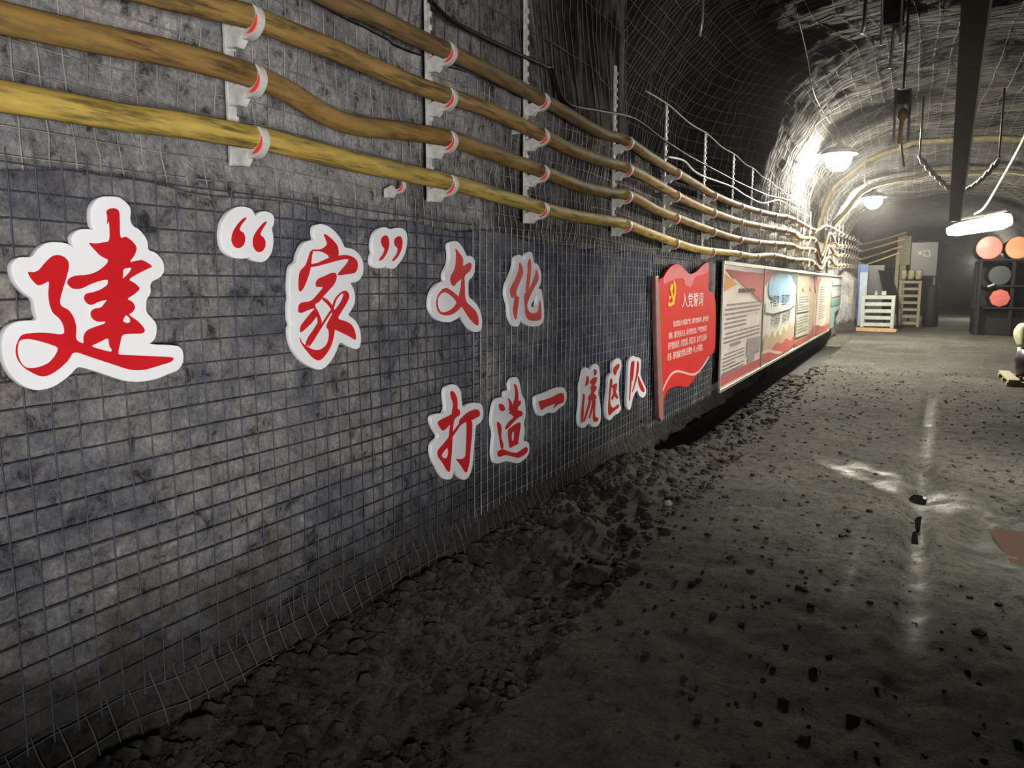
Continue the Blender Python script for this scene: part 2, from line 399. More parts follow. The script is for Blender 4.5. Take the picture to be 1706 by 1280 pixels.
def wall_text(name, body, X, y0, y1, z0, z1, mat, parent, shear=0.0):
    """printed characters filling the box y0..y1, z0..z1 on the left wall"""
    og = Vector(parent.location); me = text_mesh(body)
    if not me.vertices: return None
    xs = [v.co.x for v in me.vertices]; ys = [v.co.y for v in me.vertices]
    a0, a1, b0, b1 = min(xs), max(xs), min(ys), max(ys)
    for v in me.vertices:
        u = (v.co.x-a0)/(a1-a0); q = (v.co.y-b0)/(b1-b0)
        v.co = Vector((X, y0+(y1-y0)*u + shear*q, z0+(z1-z0)*q)) - og
    me.update(); return link_mesh(name, me, mat, parent)

def catmull(P, n=8):
    P = [Vector(p) for p in P]; out = []
    for i in range(len(P)-1):
        a = P[max(i-1, 0)]; b = P[i]; c = P[i+1]; d = P[min(i+2, len(P)-1)]
        for k in range(n):
            t = k/n; out.append(0.5*((2*b)+(c-a)*t+(2*a-5*b+4*c-d)*t*t+(3*b-a-3*c+d)*t*t*t))
    out.append(P[-1]); return out
def dup(root, loc, label=None):
    r = root.copy(); COL.objects.link(r); r.location = loc
    if label: r['label'] = label
    for ch in list(root.children):
        c = ch.copy(); COL.objects.link(c); c.parent = r
        for g in list(ch.children):
            d = g.copy(); COL.objects.link(d); d.parent = c
    return r

# ------------------------------------------------------------------ the roadway: walls, roof, floor
XL, XR, Z_SPRING, Z_TOP, Y0, Y1 = -1.80, 3.3, 2.35, 4.35, -4.0, 52.0
def fbm(p, s, o=4):
    v = 0; a = 1.0
    for _ in range(o):
        v += a*noise.noise(Vector(p)*s); s *= 2.1; a *= 0.5
    return v
def sstep(a, b, x):
    t = max(0.0, min(1.0, (x-a)/(b-a))); return t*t*(3-2*t)
def recess(y): return sstep(5.22, 5.36, y)*(1-sstep(8.6, 10.5, y))
def arch(y, t):
    """point of the roof at angle t (pi = left springing, 0 = right springing)"""
    n = 5.2 + (2.5-5.2)*sstep(5.0, 6.5, y)
    cx = (XL+XR)/2; a = (XR-XL)/2; b = Z_TOP-Z_SPRING - 0.35*sstep(17, 21, y)
    c, s = math.cos(t), math.sin(t)
    x = cx + a*math.copysign(abs(c)**(2/n), c); z = Z_SPRING + b*max(s, 0)**(2/n)
    if x < 0.3:
        k = recess(y)*sstep(2.3, 2.6, z)*0.65; x -= k*sstep(0.3, -1.2, x) if False else k*(1-sstep(-1.4, 0.3, x))
    return Vector((x, y, z))
def roof_pt(y, t, lift=0.0):
    p = arch(y, t); c = Vector(((XL+XR)/2, y, Z_SPRING-0.3)); d = (p-c).normalized()
    q = fbm(p, 0.9, 4)*0.10 + fbm(p+Vector((9, 3, 1)), 4.0, 3)*0.03
    return p + d*(q+0.06-lift)
def left_pt(y, z, lift=0.0):
    p = Vector((XL, y, z)); q = fbm(p, 1.1, 4)*0.045 + fbm(p+Vector((4, 1, 7)), 6.0, 4)*0.016
    q = min(q, 0.045)
    up = sstep(1.9, 2.35, z)
    r = roof_pt(y, math.pi).x
    x = (XL-0.055+q)*(1-up) + r*up
    talus = (1-sstep(0.0, 0.34, z))*(0.10+0.10*fbm((y*0.8, 3.1, z*2), 1.4, 3))
    bare = sstep(20.5, 23.5, y)*(1-sstep(26.0, 27.0, y))                # a rough buttress past the boards
    cut = sstep(5.4, 7.6, y)*(1-sstep(20.5, 22, y)); talus *= 1-cut
    x -= (0.34+0.12*fbm((y*1.2, z*3, 2), 1.5, 3))*cut*(1-sstep(0.16, 0.34, z))
    x += max(talus, -0.02) + bare*0.42*(1-sstep(1.5, 2.0, z))*sstep(23.2, 24.6, y)
    x -= sstep(26.2, 27.5, y)*0.5*(1-sstep(1.9, 2.2, z))
    return Vector((x+lift, y, z))
def ylist():
    ys = []; y = Y0
    while y < Y1:
        ys.append(y); y += 0.055 if 0.3 < y < 9 else (0.09 if y < 16 else (0.2 if y < 30 else 0.5))
        if y < 0.3: y += 0.15
    ys.append(Y1); return ys
YS = ylist()
def sheet(name, rows, mat, smooth=True):
    nv = len(rows[0]); vs = [p for r in rows for p in r]; fs = []
    for i in range(len(rows)-1):
        for k in range(nv-1):
            fs.append((i*nv+k, i*nv+k+1, (i+1)*nv+k+1, (i+1)*nv+k))
    me = bpy.data.meshes.new(name); me.from_pydata([tuple(v) for v in vs], [], fs); me.update()
    o = link_mesh(name, me, mat, None, None, smooth); o['kind'] = 'structure'; return o
ZS = [-0.4, -0.2]+[i*Z_SPRING/40 for i in range(41)]
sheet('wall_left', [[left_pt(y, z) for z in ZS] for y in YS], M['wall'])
NT = 90
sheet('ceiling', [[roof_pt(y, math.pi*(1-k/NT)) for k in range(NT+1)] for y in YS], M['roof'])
def right_pt(y, z):
    p = Vector((XR, y, z)); q = fbm(p, 1.0, 4)*0.06; r = roof_pt(y, 0.0).x; up = sstep(1.6, 2.35, z)
    return Vector(((XR+q)*(1-up)+r*up, y, z))
sheet('wall_right', [[right_pt(y, z) for z in ZS[::2]] for y in YS[::3]+[YS[-1]]], M['roof'])
sheet('wall_back', [[Vector((XL-1.2+(XR-XL+2.0)*i/30, Y1-0.3+0.15*fbm((i*0.3, 1, k*0.3), 1.0, 3), -0.1+4.9*k/26)) for k in range(27)] for i in range(31)], M['roof'])
sheet('wall_front', [[Vector((XL-1.2+(XR-XL+2.0)*i/30, Y0+0.05+0.1*fbm((i*0.3, 7, k*0.3), 1.0, 3), -0.1+4.9*k/26)) for k in range(27)] for i in range(31)], M['roof'])

RUT = [(0.078, 1.6), (0.078, 2.33), (0.086, 3.05), (0.093, 3.53), (0.113, 4.27), (0.139, 5.53), (0.204, 7.49), (0.322, 10.83), (0.40, 13.0)]
def rut_x(y):
    if y <= RUT[0][1]: return RUT[0][0]
    for (xa, ya), (xb, yb) in zip(RUT, RUT[1:]):
        if y <= yb: return xa+(xb-xa)*(y-ya)/(yb-ya)
    return RUT[-1][0]
def lip_x(y): return -1.62+0.17*sstep(5.6, 8.5, y)+0.17*sstep(8.5, 18, y)
def ditch(x, y):  # ditch added to give the dark shaded band under the panels
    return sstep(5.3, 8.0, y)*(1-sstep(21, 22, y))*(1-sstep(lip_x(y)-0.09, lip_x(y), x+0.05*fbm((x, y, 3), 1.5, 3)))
def floor_z(x, y):
    p = Vector((x, y, 0)); z = fbm(p, 0.8, 3)*0.018 + fbm(p+Vector((5, 5, 5)), 5.0, 5)*0.015
    d = abs(x-rut_x(y)); k = sstep(1.8, 2.6, y)*(1-sstep(10.5, 12.5, y))
    z -= 0.020*k*(1-sstep(0.02, 0.09, d)); z += 0.010*k*math.exp(-((d-0.12)/0.04)**2)
    for (cx, cy, rx, ry) in ((0.165, 5.65, 0.16, 0.75), (0.12, 4.75, 0.07, 0.45), (0.64, 4.85, 0.34, 0.62)):
        q = ((x-cx)/rx)**2+((y-cy)/ry)**2
        if q < 2.2: z -= (0.075 if cx > 0.5 else 0.045)*math.exp(-q*q*0.8)
    z += 0.16*(1-sstep(XL+0.02, XL+0.42, x+0.14*fbm(p, 1.6, 3)))*(1-sstep(5.0, 6.2, y))
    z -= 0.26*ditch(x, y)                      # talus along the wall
    return z
def wetness(x, y):
    d = x-rut_x(y)
    a = (1-sstep(0.0, 0.10, abs(d-0.02)))*sstep(2.9, 3.6, y)*(1-sstep(9.6, 11.2, y))*(0.75+0.6*fbm((x*6, y*0.8, 0), 1.0, 3))
    cross = (1-sstep(0.10, 0.42, abs(y-(5.95-(x+0.05)*0.95))))*(sstep(-0.75, -0.25, x)*(1-sstep(0.5, 0.9, x)))*(0.8+0.8*fbm((x*2.0, y*2.5, 2), 2.2, 3))
    l2 = (1-sstep(0.0, 0.03, abs(d+0.27)))*sstep(3.2, 3.8, y)*(1-sstep(4.4, 5.2, y))*0.4
    pud = math.exp(-(((x-0.62)/0.28)**2+((y-4.75)/0.5)**2))*0.8
    br = 0.72+0.75*fbm((x*7, y*7, 4), 1.0, 3)
    return max(0.0, min(1.0, max(a*0.85, cross*1.05, l2, pud)*br))
def axis(segs):
    out = []
    for a, b, st in segs:
        n = max(1, round((b-a)/st)); out += [a+(b-a)*i/n for i in range(n)]
    out.append(segs[-1][1]); return out
FX = axis([(-2.4, -0.8, 0.05), (-0.8, 0.8, 0.022), (0.8, 1.6, 0.06), (1.6, 3.9, 0.25)])
FY = axis([(Y0, 0.8, 0.3), (0.8, 2.4, 0.05), (2.4, 6.6, 0.03), (6.6, 12, 0.06), (12, 26, 0.2), (26, Y1, 0.6)])
fo = sheet('floor', [[Vector((x, y, floor_z(x, y))) for y in FY] for x in FX], M['floor'])
at = fo.data.attributes.new('wet', 'FLOAT', 'POINT')
at.data.foreach_set('value', [wetness(x, y) for x in FX for y in FY])

# puddles
def puddle(name, px_pts, mat, label):
    P = [on_z(a, b, 0) for a, b in px_pts]; c = sum(P, Vector())/len(P)
    zs = sorted(floor_z(p.x, p.y) for p in P); z = zs[len(zs)//3]-0.002
    P = [Vector((a*1.12, b*1.12, 0)) for a, b in chaikin([(p.x-c.x, p.y-c.y) for p in P], 2)]
    n = len(P); m = MB(); m.add([Vector((p.x, p.y, q)) for q in (0, -0.06) for p in P], [tuple(range(n)), tuple(range(2*n-1, n-1, -1))]+[(i, i+n, (i+1) % n+n, (i+1) % n) for i in range(n)])
    o = m.build(name, mat, None); o.location = (c.x, c.y, z)
    return props(o, label, 'puddle')
puddle('puddle', [(1500, 806), (1516, 800), (1542, 798), (1543, 820), (1536, 838), (1532, 862), (1526, 856), (1524, 838), (1512, 820), (1503, 815)], M['water'], 'small black water puddle where the wheel track crosses the wet streak')
puddle('puddle', [(1648, 862), (1672, 856), (1712, 858), (1730, 900), (1716, 940), (1700, 938), (1682, 908), (1664, 884)], M['redwater'], 'water puddle with a painted red-brown reflection at the right edge of the floor')
puddle('puddle', [(1521, 870), (1529, 868), (1531, 890), (1527, 916), (1519, 918), (1520, 890)], M['water'], 'narrow water sliver lying in the wheel track')

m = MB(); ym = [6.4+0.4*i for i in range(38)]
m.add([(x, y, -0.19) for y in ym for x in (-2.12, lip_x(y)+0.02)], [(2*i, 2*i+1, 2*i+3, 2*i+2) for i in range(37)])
props(m.build('ditch_shade', plain('ditch_shade_black', (0.008, 0.008, 0.007), 0.6, 0, 0.5, 6, 0.4, None, 0.1)), 'black painted mud lying in the ditch under the notice panels', 'shadow', kind='stuff')  # near-black strip: shade under the notice panels put into colour
# loose rubble along the foot of the wall and over the floor
def stone_mesh(r, seed):
    bm = bmesh.new(); bmesh.ops.create_icosphere(bm, subdivisions=1 if r < 0.03 else 2, radius=r)
    sx, sy, sz = random.uniform(.7, 1.3), random.uniform(.7, 1.3), random.uniform(.45, .85)
    rot = Matrix.Rotation(random.uniform(0, 6.28), 3, 'Z')
    for v in bm.verts:
        k = 1+0.35*noise.noise(v.co/r*1.3+Vector((seed, seed*2.3, 0)))
        v.co = rot @ Vector((v.co.x*sx*k, v.co.y*sy*k, v.co.z*sz*k))
    bm.verts.index_update()
    out = ([v.co.copy() for v in bm.verts], [[v.index for v in f.verts] for f in bm.faces]); bm.free(); return out
STONES = [stone_mesh(1.0, k*1.7) for k in range(14)]
rb = MB()
for i in range(8000):
    y = 1.0+random.random()**1.5*13; u = random.random()
    if u < 0.55: x = XL + 0.04 + random.random()**2.0*0.65; r = random.choice((0.006, 0.006, 0.010, 0.010, 0.014, 0.028))*random.uniform(.6, 1.4)
    else: x = random.uniform(XL, 1.6); r = 0.004+0.016*random.random()**3
    if (r > 0.012 and abs(x-rut_x(y)) < 0.15) or (x > 1.1 and y > 11.5) or (x > 0.25 and 4.2 < y < 5.5): continue
    vs, fs = random.choice(STONES); z = floor_z(x, y)
    if ditch(x, y) > 0.02: z = max(z, -0.19); r *= 1.8
    a = random.uniform(0, 6.28); ca, sa = math.cos(a)*r, math.sin(a)*r
    rb.add([(x+v.x*ca-v.y*sa, y+v.x*sa+v.y*ca, z+v.z*r+r*0.2) for v in vs], fs)
props(rb.build('loose_rubble', M['rubble']), 'loose coal rubble and grit strewn along the foot of the lettered wall', 'rubble', kind='stuff')
M['palestone'] = plain('pale_stone', (0.30, 0.29, 0.26), 0.8, 0, 0.3, 20, 0.3)
for (px, py, r, lab, mt) in ((1113, 841, 0.028, 'small pale stone lying alone on the dark floor below the red plaque', 'palestone'),
                         (985, 965, 0.085, 'rough grey lump of rock on the floor out from the wall foot', 'rubble'),
                         (860, 850, 0.075, 'mossy brown lump of rock at the wall foot under the character for build', 'rubble'),
                         (1630, 1060, 0.030, 'dark stone on the floor right of the wheel track', 'rubble'),
                         (800, 905, 0.07, 'brown rock resting on the rubble bank at the mesh edge', 'rubble')):
    p = on_z(px, py); vs, fs = random.choice(STONES); m = MB(); z = floor_z(p.x, p.y)
    m.add([(p.x+v.x*r, p.y+v.y*r, z+v.z*r+r*0.3) for v in vs], fs)
    props(m.build('stone', M[mt], None, origin=(p.x, p.y, z)), lab, 'stone')

# thin haze volume added for the glow round the lamps
hm = bpy.data.materials.new('glow_haze'); hm.use_nodes = True; ht = hm.node_tree; ht.nodes.remove(ht.nodes['Principled BSDF'])
vs_ = ht.nodes.new('ShaderNodeVolumeScatter'); vs_.inputs['Density'].default_value = 0.0010; vs_.inputs['Anisotropy'].default_value = 0.8
ht.links.new(vs_.outputs[0], ht.nodes['Material Output'].inputs['Volume'])
m = MB(); x0_, x1_, y0_, y1_, z0_, z1_ = -1.5, 2.9, 6.0, 45.0, 0.3, 3.75
m.add([(x, y, z) for z in (z0_, z1_) for x, y in ((x0_, y0_), (x1_, y0_), (x1_, y1_), (x0_, y1_))], [(3, 2, 1, 0), (4, 5, 6, 7), (0, 1, 5, 4), (1, 2, 6, 5), (2, 3, 7, 6), (3, 0, 4, 7)])
props(m.build('glow_haze', hm), 'thin haze added in the roadway for the glow round the lamps', 'haze', kind='stuff')

# ------------------------------------------------------------------ nets and mesh on the wall and roof
def wires(name, lines, r, mat, n=4):
    m = MB()
    for L in lines: m.tube(L, r, n, caps=False)
    me = bpy.data.meshes.new(name); me.from_pydata([tuple(v) for v in m.v], [], m.f); me.update()
    return link_mesh(name, me, mat, None, None, True)
def front_mesh(ya, yb, za, zb, X, step, seed, wob=0.006):
    L = []; ny = round((yb-ya)/step); nz = round((zb-za)/step)
    for i in range(ny+1):
        y = ya+(yb-ya)*i/ny; dy = 0.006*noise.noise((y*3, seed, 0)); ph = seed+i*0.37
        L.append([Vector((X+0.004+wob*noise.noise((y, z*2, seed)), y+dy+0.006*noise.noise((z*1.5, ph, 2)), z)) for z in [za-0.03+(zb-za+0.06)*k/14 for k in range(15)]])
    for k in range(nz+1):
        z = za+(zb-za)*k/nz; m = max(8, int((yb-ya)/0.15))
        L.append([Vector((X+wob*noise.noise((y, z*2, seed)), y, z+0.006*noise.noise((y*1.2, z*9, seed))+0.012*noise.noise((y*0.5, 2, seed)))) for y in [ya+(yb-ya)*q/m for q in range(m+1)]])
    return L
props(wires('wire_mesh', front_mesh(-0.70, 3.02, 0.335, 1.668, -1.760, 0.062, 1.0), 0.0020, M['wire']), 'dark blue welded wire mesh sheet behind the four characters nearest the camera', 'wire mesh', 'welded mesh sheets behind the slogan')
props(wires('wire_mesh', front_mesh(2.96, 5.62, 0.335, 1.645, -1.757, 0.062, 2.0), 0.0020, M['wirelight']), 'grey welded wire mesh sheet ending at the red plaque', 'wire mesh', 'welded mesh sheets behind the slogan')
props(wires('wire_mesh', front_mesh(5.58, 7.75, 0.30, 1.63, -1.752, 0.062, 3.0), 0.0020, M['wirelight']), 'welded wire mesh sheet behind and under the red plaque', 'wire mesh', 'welded mesh sheets behind the slogan')
# soft net over the shotcrete (all the wall) and over the roof
L = []
y = -0.8
while y < 16:
    ph = y*1.7
    for (za, zb) in (((1.60, 2.33),) if y < 7.6 else ((0.04, 2.33),)):
        L.append([left_pt(y+0.03*noise.noise((z*1.2, y*0.4, 3)), z, 0.012+0.02*noise.noise((y*2, z*2, 5))) for z in [za+(zb-za)*k/34 for k in range(35)]])
    y += 0.066 if y < 10 else 0.10
for k in range(35):
    z = 0.05+k*0.066
    ysr = [-0.8+0.09*i for i in range(187)]
    if z < 1.60: ysr = [q for q in ysr if q > 7.5]
    L.append([left_pt(yy, min(2.33, z+0.025*noise.noise((yy*0.8, z*0.7, 9))), 0.012+0.02*noise.noise((yy*2, z*2, 5))) for yy in ysr])
LF = []
y = -0.8
while y < 7.6:
    LF.append([left_pt(y+0.03*noise.noise((z*3, y*0.9, 3)), z, 0.012+0.025*noise.noise((y*3, z*3, 5))) for z in [0.02+0.36*k/10 for k in range(11)]]); y += 0.066
for k in range(6):
    z = 0.05+k*0.066; LF.append([left_pt(yy, z+0.035*noise.noise((yy*1.3, z*2, 9)), 0.012+0.025*noise.noise((yy*3, z*3, 5))) for yy in [-0.8+0.07*i for i in range(120)]])
props(wires('foot_net', LF, 0.0022, M['roofnet']), 'dull net strands over the coal foot of the wall below the wire mesh', 'net')  # strands in the darker net colour
props(wires('wall_net', L, 0.0024, M['net']), 'pale grey plastic net pressed over the upper left rock wall behind the cables', 'net')
L = []
y = 1.2
while y < 26:
    t0, t1 = math.pi, 0.25 if y < 12 else 0.1
    L.append([roof_pt(y+0.05*noise.noise((t*3, y*0.3, 1)), t, 0.02+0.03*noise.noise((y*1.5, t*5, 2))) for t in [t0+(t1-t0)*k/70 for k in range(71)]])
    y += 0.085 if y < 8 else 0.14
for k in range(44):
    t = math.pi-0.012-k*0.066
    ysr = [1.2+0.14*i for i in range(int(24.8/0.14))]
    L.append([roof_pt(yy, t+0.012*noise.noise((yy*0.7, t*4, 4)), 0.02+0.03*noise.noise((yy*1.5, t*5, 2))) for yy in ysr])
props(wires('roof_net', L, 0.0034, M['roofnet']), 'grey net curving over the shoulder and roof of the roadway', 'net')

# navy backing cloth on the wall behind the mesh
cl = []
for i in range(90):
    y = -0.8+(5.7+0.8)*i/89
    row = []
    for k in range(26):
        z = 0.34+(0.03*noise.noise((y*3, 1, 5))+0.05*noise.noise((y*11, 4, 5)))*(1-k/25)+(1.65-0.34-0.03*sstep(2.5, 4, y)+0.05*noise.noise((y*2, 7, 5)))*k/25
        row.append(Vector((-1.772+0.010*noise.noise((y*2.5, z*2.5, 0))+0.004*noise.noise((y*9, z*9, 1)), y, z)))
    cl.append(row)
nv = 26
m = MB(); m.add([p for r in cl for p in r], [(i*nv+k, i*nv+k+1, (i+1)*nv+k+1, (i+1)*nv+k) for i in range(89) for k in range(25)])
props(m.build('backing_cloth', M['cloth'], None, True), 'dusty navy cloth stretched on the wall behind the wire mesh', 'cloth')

# ------------------------------------------------------------------ slogan characters
LX = -1.728
def z1(p): return [(a/3.658, 310+b/3.6571) for a, b in p]
def z2(p): return [(360+a/4.2667, 330+b/4.2667) for a, b in p]
def z3(p): return [(710+a/7.5286, 390+b/7.5286) for a, b in p]
def z4(p): return [(710+a/4.4895, 580+b/4.4895) for a, b in p]
def towall(pts, X): return [(q.y, q.z) for q in (on_x(a, b, X) for a, b in pts)]
def sign(name, zf, backing, strokes, label, cat='sign', bholes=()):
    B = [towall(chaikin(zf(backing), 1), LX)]+[towall(chaikin(zf(h), 1), LX) for h in bholes]
    cy = sum(p[0] for p in B[0])/len(B[0]); cz = min(p[1] for p in B[0])
    root = empty(name, (-1.75, cy, cz), label, cat, 'red characters of the wall slogan')
    plate('backing', B, LX, 0.017, M['white'], root, 0.001)
    st = [[towall(chaikin(zf(l), 2), LX+0.004) for l in s] for s in strokes]
    plates('character_face', st, LX+0.004, 0.0045, M['red'], root)
    return root
exec_signs = []
sign('slogan_character', z1,
 [(655,62),(720,65),(760,90),(795,130),(797,170),(793,200),(805,240),(850,265),(890,315),(900,345),(902,390),(950,405),(985,445),(1000,480),(1000,525),(975,560),(925,582),(915,610),(920,640),(910,670),(893,690),(890,735),(893,770),(940,820),(955,850),(952,910),(935,945),(905,965),(1080,970),(1110,995),(1118,1030),(1115,1080),(1085,1125),(1030,1145),(960,1175),(880,1192),(820,1195),(760,1188),(700,1170),(600,1135),(500,1105),(470,1105),(430,1150),(360,1205),(300,1235),(220,1247),(150,1225),(80,1170),(35,1100),(15,1020),(12,930),(35,870),(75,835),(130,820),(235,818),(215,760),(210,690),(150,655),(95,590),(72,530),(70,480),(95,445),(125,432),(195,435),(225,390),(270,350),(320,340),(390,345),(430,360),(457,382),(440,340),(437,305),(470,268),(515,260),(577,268),(560,235),(553,190),(558,125),(590,80),(620,65)],
 [[[(650,150),(675,135),(710,137),(728,155),(730,200),(732,325),(765,305),(800,330),(828,360),(835,385),(820,425),(785,467),(850,452),(870,450),(935,490),(900,505),(830,540),(780,572),(820,590),(858,625),(820,660),(770,690),(810,705),(827,740),(810,770),(780,783),(850,830),(888,880),(870,900),(830,900),(745,903),(735,950),(718,1025),(740,1030),(1050,1042),(1062,1055),(1040,1075),(980,1092),(900,1118),(840,1125),(780,1118),(700,1090),(560,1045),(450,1005),(420,1060),(370,1110),(310,1150),(260,1165),(210,1145),(150,1110),(110,1060),(97,1010),(105,960),(130,910),(170,898),(280,893),(395,910),(395,860),(370,810),(325,775),(305,725),(297,660),(305,575),(270,595),(235,610),(195,570),(168,520),(200,528),(240,515),(275,470),(315,430),(350,418),(390,430),(415,455),(423,490),(405,560),(380,640),(362,712),(380,738),(420,755),(450,800),(468,860),(460,940),(515,965),(510,925),(525,885),(570,862),(640,840),(650,825),(600,830),(565,810),(553,775),(570,748),(620,742),(640,715),(660,692),(600,705),(560,728),(530,715),(513,685),(525,655),(570,648),(620,630),(662,600),(663,570),(620,575),(560,595),(490,630),(440,625),(412,595),(420,565),(460,545),(540,542),(600,520),(650,480),(667,450),(620,430),(580,390),(540,343),(580,352),(640,342),(672,337),(672,260),(665,200),(655,240),(658,190)],
   [(115,940),(170,930),(240,945),(310,965),(362,985),(340,1035),(300,1080),(240,1105),(190,1112),(150,1105),(120,1065),(105,1010)],
   [(550,978),(600,955),(665,922),(668,975),(688,1000),(680,1013),(620,998)],
   [(750,505),(810,495),(790,530),(745,572),(752,540)],
   [(770,785),(795,805),(798,830),(775,838),(748,825),(758,800)]]],
 'largest red brush character on white board, leftmost, with a looped lower left stroke')
sign('quotation_mark', z2,
 [(150,62),(200,60),(250,75),(275,115),(277,130),(310,98),(350,92),(395,108),(415,140),(410,190),(395,215),(405,260),(408,310),(400,370),(385,410),(350,450),(310,458),(260,445),(235,420),(215,430),(160,432),(110,420),(60,380),(38,320),(33,250),(45,170),(80,110),(115,80)],
 [[[(218,137),(195,145),(160,180),(130,225),(113,270),(113,310),(130,345),(160,360),(190,345),(208,310),(208,270),(195,245),(165,230),(180,190),(215,150)]],
  [[(362,165),(340,175),(310,210),(280,250),(263,295),(265,340),(285,375),(310,388),(335,375),(352,345),(353,310),(340,280),(312,262),(330,225),(358,180)]]],
 'red opening quotation mark on a white cut-out board, left of the second large character')
sign('quotation_mark', z2,
 [(1165,212),(1200,205),(1240,225),(1270,212),(1315,210),(1350,235),(1360,280),(1358,330),(1345,390),(1320,440),(1290,480),(1268,503),(1225,503),(1210,480),(1185,500),(1130,500),(1105,470),(1105,420),(1120,390),(1112,350),(1118,280),(1135,240)],
 [[[(1205,262),(1225,275),(1232,310),(1230,350),(1215,395),(1185,440),(1158,447),(1165,430),(1190,400),(1203,360),(1185,345),(1173,310),(1180,280)]],
  [[(1305,268),(1322,285),(1327,320),(1320,365),(1300,410),(1270,445),(1253,450),(1260,435),(1285,400),(1297,358),(1278,345),(1267,315),(1275,285)]]],
 'red closing quotation mark on a white cut-out board, right of the second large character')
sign('slogan_character', z2,
 [(710,190),(745,183),(790,195),(840,230),(880,280),(905,330),(912,350),(970,360),(1010,390),(1040,440),(1048,490),(1045,540),(1020,585),(985,602),(950,600),(975,640),(988,690),(985,750),(960,800),(935,832),(975,855),(1010,900),(1028,960),(1030,1020),(1020,1065),(995,1078),(940,1055),(878,1022),(860,1080),(830,1140),(790,1195),(740,1225),(690,1210),(620,1170),(560,1095),(530,1020),(520,930),(535,900),(520,860),(518,760),(528,710),(520,640),(525,540),(535,480),(575,450),(585,400),(610,340),(640,305),(705,298),(695,250),(698,210)],
 [[[(765,252),(800,270),(840,305),(868,345),(875,405),(850,430),(805,425),(800,405),(745,378),(690,378),(678,378),(690,365),(740,368),(775,350),(795,325),(780,290)]],
  [[(675,375),(690,372),(680,430),(675,490),(668,520),(650,580),(625,640),(598,672),(588,640),(590,570),(600,515),(640,480),(660,420)]],
  [[(660,470),(720,465),(800,425),(860,412),(920,403),(970,415),(1005,445),(1010,490),(995,530),(960,540),(860,553),(880,525),(920,480),(955,432),(880,440),(780,470),(665,497)]],
  [[(718,635),(708,610),(728,572),(775,555),(820,532),(850,530),(860,560),(845,610),(800,660),(758,705),(735,740),(700,755),(715,790),(680,785),(585,830),(590,745),(680,735),(720,690),(770,632),(740,632)]],
  [[(715,785),(728,820),(690,880),(605,960),(598,945),(605,905),(650,850),(690,800)]],
  [[(712,780),(735,830),(755,885),(720,950),(660,1045),(635,1055),(650,1000),(700,930),(732,875),(700,800)]],
  [[(838,785),(830,800),(760,905),(665,1060),(655,1055),(750,900),(820,790)]],
  [[(757,705),(790,720),(825,760),(845,800),(852,865),(845,935),(830,1020),(800,1090),(740,1162),(690,1140),(640,1080),(605,1030),(595,985),(610,1030),(660,1065),(700,1082),(745,1080),(790,1045),(805,990),(805,940),(785,920),(800,880),(830,840),(825,800),(800,760),(755,720)]],
  [[(915,655),(940,670),(948,705),(930,745),(890,810),(860,860),(920,875),(965,900),(990,950),(997,1015),(960,990),(900,960),(840,932),(790,935),(787,905),(810,860),(845,800),(890,740),(910,690),(905,675),(880,690),(850,730),(840,780),(830,775),(840,730),(870,685)]]],
 'red brush character between the two quotation marks on a tall white cut-out board')
sign('slogan_character', z3,
 [(300,100),(345,85),(395,95),(440,140),(480,205),(505,275),(550,272),(590,295),(612,340),(610,420),(605,490),(570,555),(530,580),(527,700),(530,790),(590,835),(640,890),(675,960),(700,1060),(700,1150),(690,1205),(660,1228),(600,1230),(550,1195),(490,1110),(440,1025),(380,1070),(300,1110),(210,1105),(130,1070),(75,1000),(48,930),(45,850),(60,760),(95,680),(150,615),(235,588),(225,540),(230,480),(265,420),(290,350),(297,260),(285,180),(285,130)],
 [[[(368,175),(410,230),(450,280),(468,325),(460,410),(500,385),(545,357),(566,365),(573,400),(560,455),(520,490),(484,525),(484,560),(445,560),(385,610),(348,662),(318,625),(305,570),(315,520),(350,470),(372,400),(380,300),(378,220)]],
  [[(445,555),(484,545),(487,700),(490,800),(510,860),(570,910),(625,965),(655,1040),(662,1100),(655,1150),(630,1145),(590,1110),(540,1050),(495,980),(450,910),(400,850),(415,770),(440,680)]],
  [[(275,680),(330,720),(400,775),(440,830),(455,900),(400,960),(340,1005),(270,1025),(200,1015),(150,970),(130,900),(133,830),(155,760),(200,700),(240,678)],[(240,725),(300,760),(360,815),(390,860),(350,920),(300,960),(235,985),(185,980),(155,930),(143,870),(150,800),(190,745)]]],
 'red brush character with one round loop, upper row, third of the large ones')
